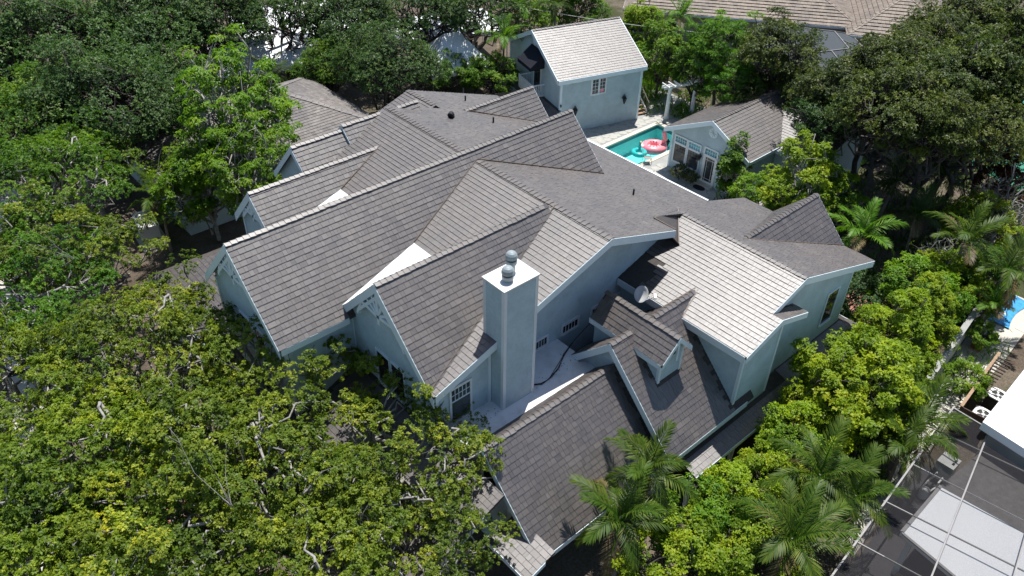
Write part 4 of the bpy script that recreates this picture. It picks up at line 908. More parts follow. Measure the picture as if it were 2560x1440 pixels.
hip_house('garage_building', 'low grey shingled building behind the bright green tree at upper left', 'building', 20.4, 50.2, 0, 15.4, 11.0, 3.3, 5.6, 'shingle_dull', 'siding', .243, (.2, .26, .34, .4))
hip_house('tile_roof_house', 'house with long tan tile roof at the top edge of the photo', 'house', 71.5, 46.0, -.92, 22.0, 13.0, 3.2, 6.2, 'far_tile', 'stucco_tan', .42, (.33, .33), .07)
hip_house('tile_roof_house', 'tan tile roofed house wing with ridge caps at the top right', 'house', 79.5, 33.5, .6, 15.0, 10.0, 3.2, 5.8, 'far_tile', 'stucco_tan', .42, (.33, .33), .07)
def cage(name, label, P, z0, z1):
    t = thing(name, label, 'screen enclosure', (P[0][0], P[0][1], 0)); n = len(P); c = Vector((sum(p[0] for p in P)/n, sum(p[1] for p in P)/n, z1))
    for k in range(n):
        a = Vector((*P[k], z0)); b = Vector((*P[(k+1) % n], z0)); a1, b1 = a.lerp(c, .45), b.lerp(c, .45); a1.z = b1.z = z1
        for P_, Q_ in ((a, b), (a, a1), (a1, b1), ((a+b)/2, (a1+b1)/2)): mb = MB(); mb.bar(P_, Q_, .07, .09); mb.build('beam', 'alum_frame', t)
        for q in ((a, b, b1, a1), (a, b, Vector((b.x, b.y, 0)), Vector((a.x, a.y, 0))), (a1, b1, c)): mb = MB(); mb.poly([v-Vector((0, 0, .03)) for v in q]); mb.build('screen', 'screen_grey', t)
        mb = MB(); mb.bar((a.x, a.y, 0), a, .07, .07); mb.build('post', 'alum_frame', t)
    return t
cage('pool_cage', 'grey screened pool cage beside the tan tile roofs at the top right', [(60.5, 30.5), (66.5, 28.0), (71.5, 33.5), (67.0, 40.5), (61.5, 38.0)], 3.0, 3.8)
def tent(label, cx, cy, rz, lx, ly, ze, zr, mat='tent_white'):
    t = thing('marquee', label, 'tent', (0, 0, 0)); a, b = lx/2, ly/2
    mb = MB()
    for q in (((-a, -b, ze), (a, -b, ze), (a*.25, 0, zr), (-a*.25, 0, zr)), ((a, -b, ze), (a, b, ze), (a*.25, 0, zr)), ((a, b, ze), (-a, b, ze), (-a*.25, 0, zr), (a*.25, 0, zr)), ((-a, b, ze), (-a, -b, ze), (-a*.25, 0, zr))): mb.poly(q)
    mb.prism([(-a, -b, ze-.3), (a, -b, ze-.3), (a, b, ze-.3), (-a, b, ze-.3)], (0, 0, .29)); mb.build('canopy', mat, t)
    for x in (-a+.1, 0, a-.1):
        for y in (-b+.1, b-.1): mb = MB(); mb.tube([(x, y, 0), (x, y, ze-.3)], .05, 8); mb.build('pole', 'white_paint', t)
    t.location = (cx, cy, 0); t.rotation_euler = (0, 0, rz); return t
tent('large white marquee roof glimpsed behind the dark oaks at the top left', 28.3, 62.5, -.3, 9, 7, 3.0, 4.6)
tent('second white marquee roof farther back behind the oaks at the top', 34.5, 68, -.3, 12, 9, 3.0, 4.8)
tent('white peaked marquee between the oaks and the carriage house', 40.0, 52.3, -.3, 5.5, 5.0, 2.6, 5.0)
tent('long pale marquee roof behind the peaked one near the carriage house', 43.6, 58.0, -.3, 10, 6, 3.2, 4.4)
# dark board fence behind the carriage house
bf = thing('board_fence', 'weathered board fence in shade behind the upper oaks and carriage house', 'fence', (36, 47.5, 0))
for k in range(38): mb = MB(); x = 29.5+k*.36; y = 49.6-k*.13; mb.prism([(x, y, 0), (x+.33, y-.12, 0), (x+.33, y-.09, 0), (x, y+.03, 0)], (0, 0, 1.9+.03*(k % 3))); mb.build('board', 'fence_wood', bf)
# tennis court glimpse at the right
sheet('tennis_court', [(60, 12), (84, 12), (84, 24), (63, 21)], .01, 'court_green')
mb = MB(); mb.box(62, 83, 17.0, 17.06, .012, .02); mb.box(66, 66.06, 13, 22, .012, .02); mb.box(70.5, 70.56, 13, 22, .012, .021); struct(mb.build('court_lines', 'white_paint'))
# concrete walks in the front yard, brick path on the right side
sheet('sidewalk', [(-6, 10), (-4.2, 10), (4.0, 46), (8.5, 66), (6.0, 66), (2.2, 46)], .02, 'concrete')
sheet('street', [(-30, 10), (-9, 10), (3.0, 66), (-20, 66)], .012, 'concrete_grey')
sheet('brick_path', [(35.8, 9.4), (37.6, 9.4), (40.5, 13.5), (42, 20), (40.4, 20), (38.9, 14)], .02, 'brick_paver')
sheet('brick_walk', [(1.0, 24.5), (8.0, 25.5), (8.0, 27.0), (.8, 26.0)], .024, 'brick_paver')
sheet('entry_walk', [(3.0, 14.5), (8.3, 15), (8.3, 16.4), (3.0, 15.9)], .02, 'concrete')
# standby generator
ge = thing('generator', 'white metal standby generator box on the ground left of the house', 'generator', (11.2, 47, 0))
mb = MB(); mb.prism([(10.45, 45.6, .12), (11.5, 45.45, .12), (11.8, 47.5, .12), (10.75, 47.65, .12)], (0, 0, 1.25)); mb.build('cabinet', 'grey_cabinet', ge)
mb = MB(); mb.prism([(10.40, 45.55, 1.371), (11.55, 45.40, 1.371), (11.86, 47.55, 1.371), (10.70, 47.7, 1.371)], (0, 0, .07)); mb.build('lid', 'white_paint', ge)
mb = MB(); mb.prism([(10.72, 45.555, .45), (11.3, 45.47, .45), (11.3, 45.47, .55), (10.72, 45.555, .55)], (-.005, -.03, 0)); mb.build('louver', 'dark_metal', ge)
mb = MB(); mb.prism([(10.2, 45.2, 0), (11.8, 45.0, 0), (12.1, 47.9, 0), (10.5, 48.1, 0)], (0, 0, .11)); mb.build('pad', 'concrete', ge)
# car under the porch corner
ca = thing('parked_car', 'grey blue car parked half hidden by the front porch roof', 'car', (0, 0, 0))
prof = [(-2.2, .35), (-2.2, .75), (-2.05, .88), (-1.2, .95), (-.6, 1.38), (.9, 1.42), (1.6, 1.0), (2.15, .92), (2.25, .6), (2.2, .35)]
mb = MB(); mb.prism([(x, -.85, z) for x, z in prof], (0, 1.7, 0)); mb.build('body', 'car_paint', ca)
for sg in (-1, 1): mb = MB(); mb.prism([(-1.05, sg*.86, 1.0), (-.55, sg*.86, 1.33), (.85, sg*.86, 1.36), (1.4, sg*.86, 1.03)], (0, sg*-.02, 0)); mb.build('side_window', 'glass_dark', ca)
mb = MB(); mb.prism([(-1.24, -.7, .97), (-1.24, .7, .97), (-.66, .65, 1.37), (-.66, -.65, 1.37)], (-.02, 0, .02)); mb.build('windshield', 'glass_dark', ca)
for x in (-1.4, 1.4):
    for sg in (-1, 1): mb = MB(); mb.tube([(x, sg*.68, .32), (x, sg*.88, .32)], .32, 16); mb.build('wheel', 'dark_metal', ca)
for sg in (-1, 1): mb = MB(); mb.box(-2.225, -2.19, sg*.6-.15, sg*.6+.15, .62, .74); mb.build('headlight', 'white_paint', ca)
ca.location = (9.6, 37.0, 0); ca.rotation_euler = (0, 0, 1.2)
# service cable to the carriage house
mb = MB(); pts = []
for k in range(13): u = k/12; pts.append((44+u*14, 58-u*22, 6.2-u*1.0-2.0*u*(1-u)))
mb.tube(pts, .025, 5); tag(mb.build('overhead_cable', 'white_paint'), 'thin pale overhead cable crossing the greenery right of the carriage house', 'cable')
# ------------------------------------------------------------------ vegetation
def leaf_mesh(name, P, D, Nn, ln, wd, tone, fold=0.12):
    """one mesh of many folded leaf blades: P base points, D directions, Nn approximate normals"""
    n = len(P); D = D/np.linalg.norm(D, axis=1, keepdims=True)
    S = np.cross(D, Nn); S /= np.linalg.norm(S, axis=1, keepdims=True)+1e-9; U = np.cross(S, D)
    ln = ln[:, None]; wd = wd[:, None]
    v = np.empty((n, 4, 3)); v[:, 0] = P; v[:, 1] = P+D*ln*.5+S*wd*.5+U*ln*fold; v[:, 2] = P+D*ln-U*ln*fold*.5; v[:, 3] = P+D*ln*.5-S*wd*.5+U*ln*fold
    me = bpy.data.meshes.new(name); me.vertices.add(n*4); me.vertices.foreach_set('co', v.reshape(-1).astype(np.float32))
    me.loops.add(n*4); me.loops.foreach_set('vertex_index', np.arange(n*4, dtype=np.int32))
    me.polygons.add(n); me.polygons.foreach_set('loop_start', np.arange(0, n*4, 4, dtype=np.int32)); me.polygons.foreach_set('loop_total', np.full(n, 4, dtype=np.int32))
    me.update(calc_edges=True); set_tone(me, tone); return me
def bez(a, b, c, n):
    t = np.linspace(0, 1, n)[:, None]; return (1-t)**2*a+2*t*(1-t)*b+t*t*c
class TreeGen:
    def __init__(s, seed): s.r = np.random.RandomState(seed); s.mb = MB()
    def limb(s, a, c, r0, r1, n=6, sides=6, wig=.12, lift=.25):
        a = np.array(a, float); c = np.array(c, float); ln = np.linalg.norm(c-a); m = a*.5+c*.5+np.array([0, 0, ln*lift])+s.r.normal(0, ln*.10, 3)
        p = bez(a, m, c, n); p[1:-1] += s.r.normal(0, ln*wig*.35, (n-2, 3)); s.mb.tube([tuple(q) for q in p], list(np.linspace(r0, r1, n)), sides, False); return p
def make_tree(seed, R=4.5, zc=6.0, hz=2.3, fork=2.2, limbs=7, clumps=110, crad=.85, ros=26, leaves=11, ll=.135, lw=.062, flat=.55, shell=.62, droop=0.0, trunk_r=.24, stems=1, tipup=.55, under=.25, bare=0.0):
    g = TreeGen(seed); r = g.r
    # uneven envelope
    lob = [(r.uniform(0, 6.28), r.uniform(.6, 1.1)) for _ in range(6)]
    C = []
    while len(C) < clumps:
        a = r.uniform(0, 2*np.pi); u = r.uniform(-under, 1.0); e = 1+.22*sum(math.cos(k*a+ph)*w_ for k, (ph, w_) in zip((1, 2, 3, 4, 5, 7), lob))/2.0
        rad = r.uniform(shell, 1.0)**.7; ce = math.sqrt(max(0, 1-u*u))
        p = np.array([math.cos(a)*ce*R*e*rad, math.sin(a)*ce*R*e*rad, zc+u*hz*rad*(1+.25*r.randn())])
        if any(np.linalg.norm((p-q)*np.array([1, 1, 1.4])) < crad*.55 for q in C) and r.rand() < .8: continue
        C.append(p)
    C = np.array(C)
    forks = []
    for k in range(stems):
        off = np.array([0, 0, 0]) if stems == 1 else np.array([math.cos(k*2.4), math.sin(k*2.4), 0])*.22
        f = off*3+np.array([r.uniform(-.25, .25), r.uniform(-.25, .25), fork*r.uniform(.9, 1.15)]); g.limb(off, f, trunk_r/(1+.25*(stems-1)), trunk_r*.82/(1+.25*(stems-1)), 6, 9, .05, .0); forks.append(f)
    an = np.arctan2(C[:, 1], C[:, 0]); order = np.argsort(an); groups = np.array_split(order, limbs)
    for gi, gr in enumerate(groups):
        f = forks[gi % len(forks)]; cen = C[gr].mean(0); end = f+(cen-f)*.92; p = g.limb(f, end, trunk_r*.7, trunk_r*.3, 9, 7, .30, .10)
        for ci in gr:
            q = p[min(len(p)-1, int(r.uniform(2, len(p)))) ]; b = g.limb(q, C[ci]-np.array([0, 0, crad*.2]), trunk_r*.28, .03, 6, 5, .34, .02)
            for _ in range(2): g.limb(b[-2], C[ci]+r.normal(0, crad*.45, 3)*np.array([1, 1, .7]), .014, .006, 3, 3, .15, .1)
    # leaves
    n = clumps*ros; cc = np.repeat(C, ros, 0); keep = r.rand(n) > bare
    d = r.normal(size=(n, 3)); d /= np.linalg.norm(d, axis=1, keepdims=True); d[:, 2] = np.abs(d[:, 2])*np.where(r.rand(n) < .8, 1, -1)
    sc = np.repeat(r.uniform(.65, 1.25, clumps), ros)[:, None]
    rp = cc+d*np.array([1, 1, flat])*crad*sc*(r.rand(n, 1)**.3)
    ax = d*.6+np.array([0, 0, tipup])+(cc-np.array([0, 0, zc-1.5]))/R*.35; ax /= np.linalg.norm(ax, axis=1, keepdims=True)
    ctone = np.repeat(np.clip(r.normal(.45, .16, clumps), 0, 1), ros)+r.normal(0, .10, n)
    rp, ax, ctone = rp[keep], ax[keep], ctone[keep]; n = len(rp)
    P = np.repeat(rp, leaves, 0); A = np.repeat(ax, leaves, 0); m = len(P)
    q = r.normal(size=(m, 3)); q -= A*np.sum(q*A, 1, keepdims=True); q /= np.linalg.norm(q, axis=1, keepdims=True)+1e-9
    D = q*r.uniform(.55, 1.0, (m, 1))+A*r.uniform(-.05, .5, (m, 1))-np.array([0, 0, droop]); Nn = A+r.normal(0, .25, (m, 3))
    P = P+A*r.uniform(-.06, .06, (m, 1))+q*.015
    L_ = ll*r.uniform(.65, 1.2, m); tone = np.clip(np.repeat(ctone, leaves)+r.normal(0, .13, m), 0, 1)
    me = leaf_mesh('crown', P, D, Nn, L_, L_*lw/ll, tone)
    tm = bpy.data.meshes.new('trunk'); tm.from_pydata(g.mb.v, [], g.mb.f); tm.update(); tm.polygons.foreach_set('use_smooth', [True]*len(tm.polygons))
    return tm, me
def mesh_pair(pair, slots=('bark_pale', 'leaf_oak')):
    for me, s_ in zip(pair, slots): me.materials.append(MATS[s_])
    return pair
V = {}
V['oakA'] = mesh_pair(make_tree(1, under=.05, clumps=84, crad=.76, ros=32, leaves=17, ll=.125, lw=.066)); V['oakB'] = mesh_pair(make_tree(2, limbs=6, under=.05, clumps=78, hz=2.0, crad=.76, ros=32, leaves=17, ll=.125, lw=.066)); V['oakC'] = mesh_pair(make_tree(3, R=4.7, limbs=8, under=.05, clumps=88, hz=2.6, crad=.76, ros=32, leaves=17, ll=.125, lw=.066))
V['thick'] = mesh_pair(make_tree(4, R=4.6, zc=6.4, hz=3.2, clumps=170, crad=.95, ros=30, leaves=8, ll=.17, lw=.085, shell=.7)); V['thickB'] = mesh_pair(make_tree(14, R=4.4, zc=6.0, hz=3.0, clumps=160, crad=.95, ros=30, leaves=8, ll=.17, lw=.085, shell=.7, limbs=9))
V['canopy'] = mesh_pair(make_tree(24, R=3.3, zc=8.6, hz=2.1, fork=4.8, clumps=105, crad=.75, ros=30, leaves=8, ll=.16, lw=.08, shell=.6, trunk_r=.2)); V['canopyB'] = mesh_pair(make_tree(25, R=3.0, zc=7.6, hz=2.4, fork=4.2, clumps=100, crad=.7, ros=30, leaves=8, ll=.15, lw=.075, shell=.6, trunk_r=.2, limbs=6))
V['bush'] = mesh_pair(make_tree(5, R=1.9, zc=2.5, hz=1.7, fork=.8, limbs=6, clumps=62, crad=.42, ros=34, leaves=9, ll=.125, lw=.066, shell=.72, trunk_r=.09, under=.55, flat=.7))
V['bushB'] = mesh_pair(make_tree(6, R=2.0, zc=2.3, hz=1.5, fork=.7, limbs=6, clumps=58, crad=.45, ros=30, leaves=9, ll=.12, lw=.064, shell=.72, trunk_r=.09, under=.55, flat=.7))
V['round'] = mesh_pair(make_tree(7, R=2.2, zc=3.6, hz=2.4, fork=1.2, limbs=7, clumps=80, crad=.5, ros=34, leaves=9, ll=.14, lw=.07, shell=.72, trunk_r=.12, under=.6, flat=.8))
V['tall'] = mesh_pair(make_tree(8, R=3.6, zc=7.6, hz=3.6, fork=3.8, limbs=8, clumps=120, crad=.62, ros=14, leaves=12, ll=.24, lw=.085, shell=.5, trunk_r=.24, stems=3, under=.75, droop=.5, flat=.6))
V['feather'] = mesh_pair(make_tree(9, R=2.6, zc=5.0, hz=2.4, fork=2.4, limbs=7, clumps=90, crad=.62, ros=34, leaves=9, ll=.15, lw=.05, shell=.55, trunk_r=.14, under=.5, flat=.3, tipup=.25))
V['column'] = mesh_pair(make_tree(10, R=1.05, zc=2.4, hz=1.9, fork=.9, limbs=5, clumps=50, crad=.36, ros=30, leaves=8, ll=.16, lw=.08, shell=.6, trunk_r=.07, under=.9, flat=1.0))
V['bare'] = mesh_pair(make_tree(12, R=2.0, zc=2.3, hz=1.5, fork=.6, limbs=7, clumps=90, crad=.5, ros=6, leaves=5, ll=.09, lw=.03, shell=.4, trunk_r=.07, under=.5, bare=.75))
def plant(name, label, cat, var, x, y, s, leaf, bark='bark_pale', rz=0.0, sz=1.0, group=None, lean=(0, 0)):
    t = thing(name, label, cat, (x, y, 0), group, rz)
    t.scale = (s, s, s*sz); t.rotation_euler = (lean[0], lean[1], rz)
    for me, nm, mt in zip(V[var], ('trunk', 'crown'), (bark, leaf)):
        o = bpy.data.objects.new(nm, me); COL.objects.link(o); o.parent = t
        o.material_slots[0].link = 'OBJECT'; o.material_slots[0].material = MATS[mt]
    return t

# palms
def frond_mesh(seed, ln=2.6, arch=1.0, n=46, ll=.62, drop=.45):
    r = np.random.RandomState(seed); P = []; D = []; Nn = []; Ls = []; Ws = []; mb = MB(); pts = []
    def at(u): return np.array([ln*(.92*u-.12*u*u), 0, ln*(.62*u-arch*.72*u*u)])
    for k in range(9): pts.append(tuple(at(k/8)))
    mb.tube(pts, list(np.linspace(.035, .008, 9)), 4, False)
    for k in range(n):
        u = .10+.9*(k+.5)/n; c = at(u); tg = at(min(1, u+.02))-at(u-.02); tg /= np.linalg.norm(tg); up = np.array([-tg[2], 0, tg[0]])
        for sg in (-1, 1):
            a = r.uniform(.75, 1.0)*(1-.45*u); d = np.array([0, sg, 0])*a+tg*(.45+.6*u)+up*r.uniform(.05, .35)-np.array([0, 0, drop*r.uniform(.6, 1.4)])
            L_ = ll*(.55+1.5*u*(1-u)*1.3)*r.uniform(.85, 1.1)*(1 if u < .9 else .75)
            P.append(c); D.append(d); Nn.append(up+np.array([0, sg*-.3, 0])); Ls.append(L_); Ws.append(.048*r.uniform(.8, 1.15))
    me = leaf_mesh('frond', np.array(P), np.array(D), np.array(Nn), np.array(Ls), np.array(Ws), np.clip(r.normal(.5, .16, len(P)), 0, 1), .07)
    st = bpy.data.meshes.new('frond_stem'); st.from_pydata(mb.v, [], mb.f); st.update(); me.materials.append(MATS['leaf_palm']); st.materials.append(MATS['leaf_bright'])
    return me, st
FR = [frond_mesh(1), frond_mesh(2, 2.8, .8), frond_mesh(3, 2.4, 1.25, drop=.5), frond_mesh(4, 2.7, .55, drop=.2)]
def palm(label, x, y, h, s, nf=13, leaf='leaf_palm', group='palms around the house', seed=0, name='palm_tree'):
    R = random.Random(seed+int(x*10)+int(y*7)); t = thing(name, label, 'palm', (x, y, 0), group)
    mb = MB(); b = (R.uniform(-.3, .3), R.uniform(-.3, .3)); mb.tube([(0, 0, 0), (b[0]*.4, b[1]*.4, h*.5), (b[0], b[1], h)], [.11*s, .085*s, .08*s], 9)
    mb.tube([(b[0], b[1], h), (b[0], b[1], h+.5*s)], [.085*s, .05*s], 8)
    o = mb.build('trunk', 'palm_trunk'); o.parent = t
    for k in range(nf):
        u = k/nf; me, st = FR[3 if u < .2 else R.randrange(4)]
        o = bpy.data.objects.new('frond', me); COL.objects.link(o); o.parent = t; o.location = (b[0], b[1], h+.35*s)
        pitch = -.75+1.15*u+R.uniform(-.15, .15)
        o.rotation_euler = (R.uniform(-.2, .2), pitch, k*2.39996+R.uniform(-.25, .25)); sc_ = s*R.uniform(.85, 1.12); o.scale = (sc_,)*3
        o.material_slots[0].link = 'OBJECT'; o.material_slots[0].material = MATS['leaf_dead' if (u > .8 and R.random() < .6) else leaf]
        q = bpy.data.objects.new('stem', st); COL.objects.link(q); q.parent = o
    return t
def tuft_bed(name, label, cat, pts, leaf, ln, seed, kind=None):
    """strappy plants: many upright blades"""
    r = np.random.RandomState(seed); P = []; D = []
    for x, y, n, rad in pts:
        a = r.uniform(0, 6.28, n); q = rad*np.sqrt(r.rand(n)); px = np.stack([x+q*np.cos(a), y+q*np.sin(a), np.zeros(n)+.05], 1); P.append(px)
        D.append(np.stack([r.normal(0, .55, n), r.normal(0, .55, n), r.uniform(.5, 1.2, n)], 1))
    P = np.concatenate(P); D = np.concatenate(D); n = len(P); L_ = ln*r.uniform(.5, 1.2, n)
    me = leaf_mesh(name, P, D, np.stack([r.normal(0, 1, n), r.normal(0, 1, n), np.full(n, .4)], 1), L_, L_*.13, np.clip(r.normal(.5, .2, n), 0, 1), .1); me.materials.append(MATS[leaf])
    o = bpy.data.objects.new(name, me); COL.objects.link(o); 
    if kind: o['kind'] = kind
    return tag(o, label, cat)
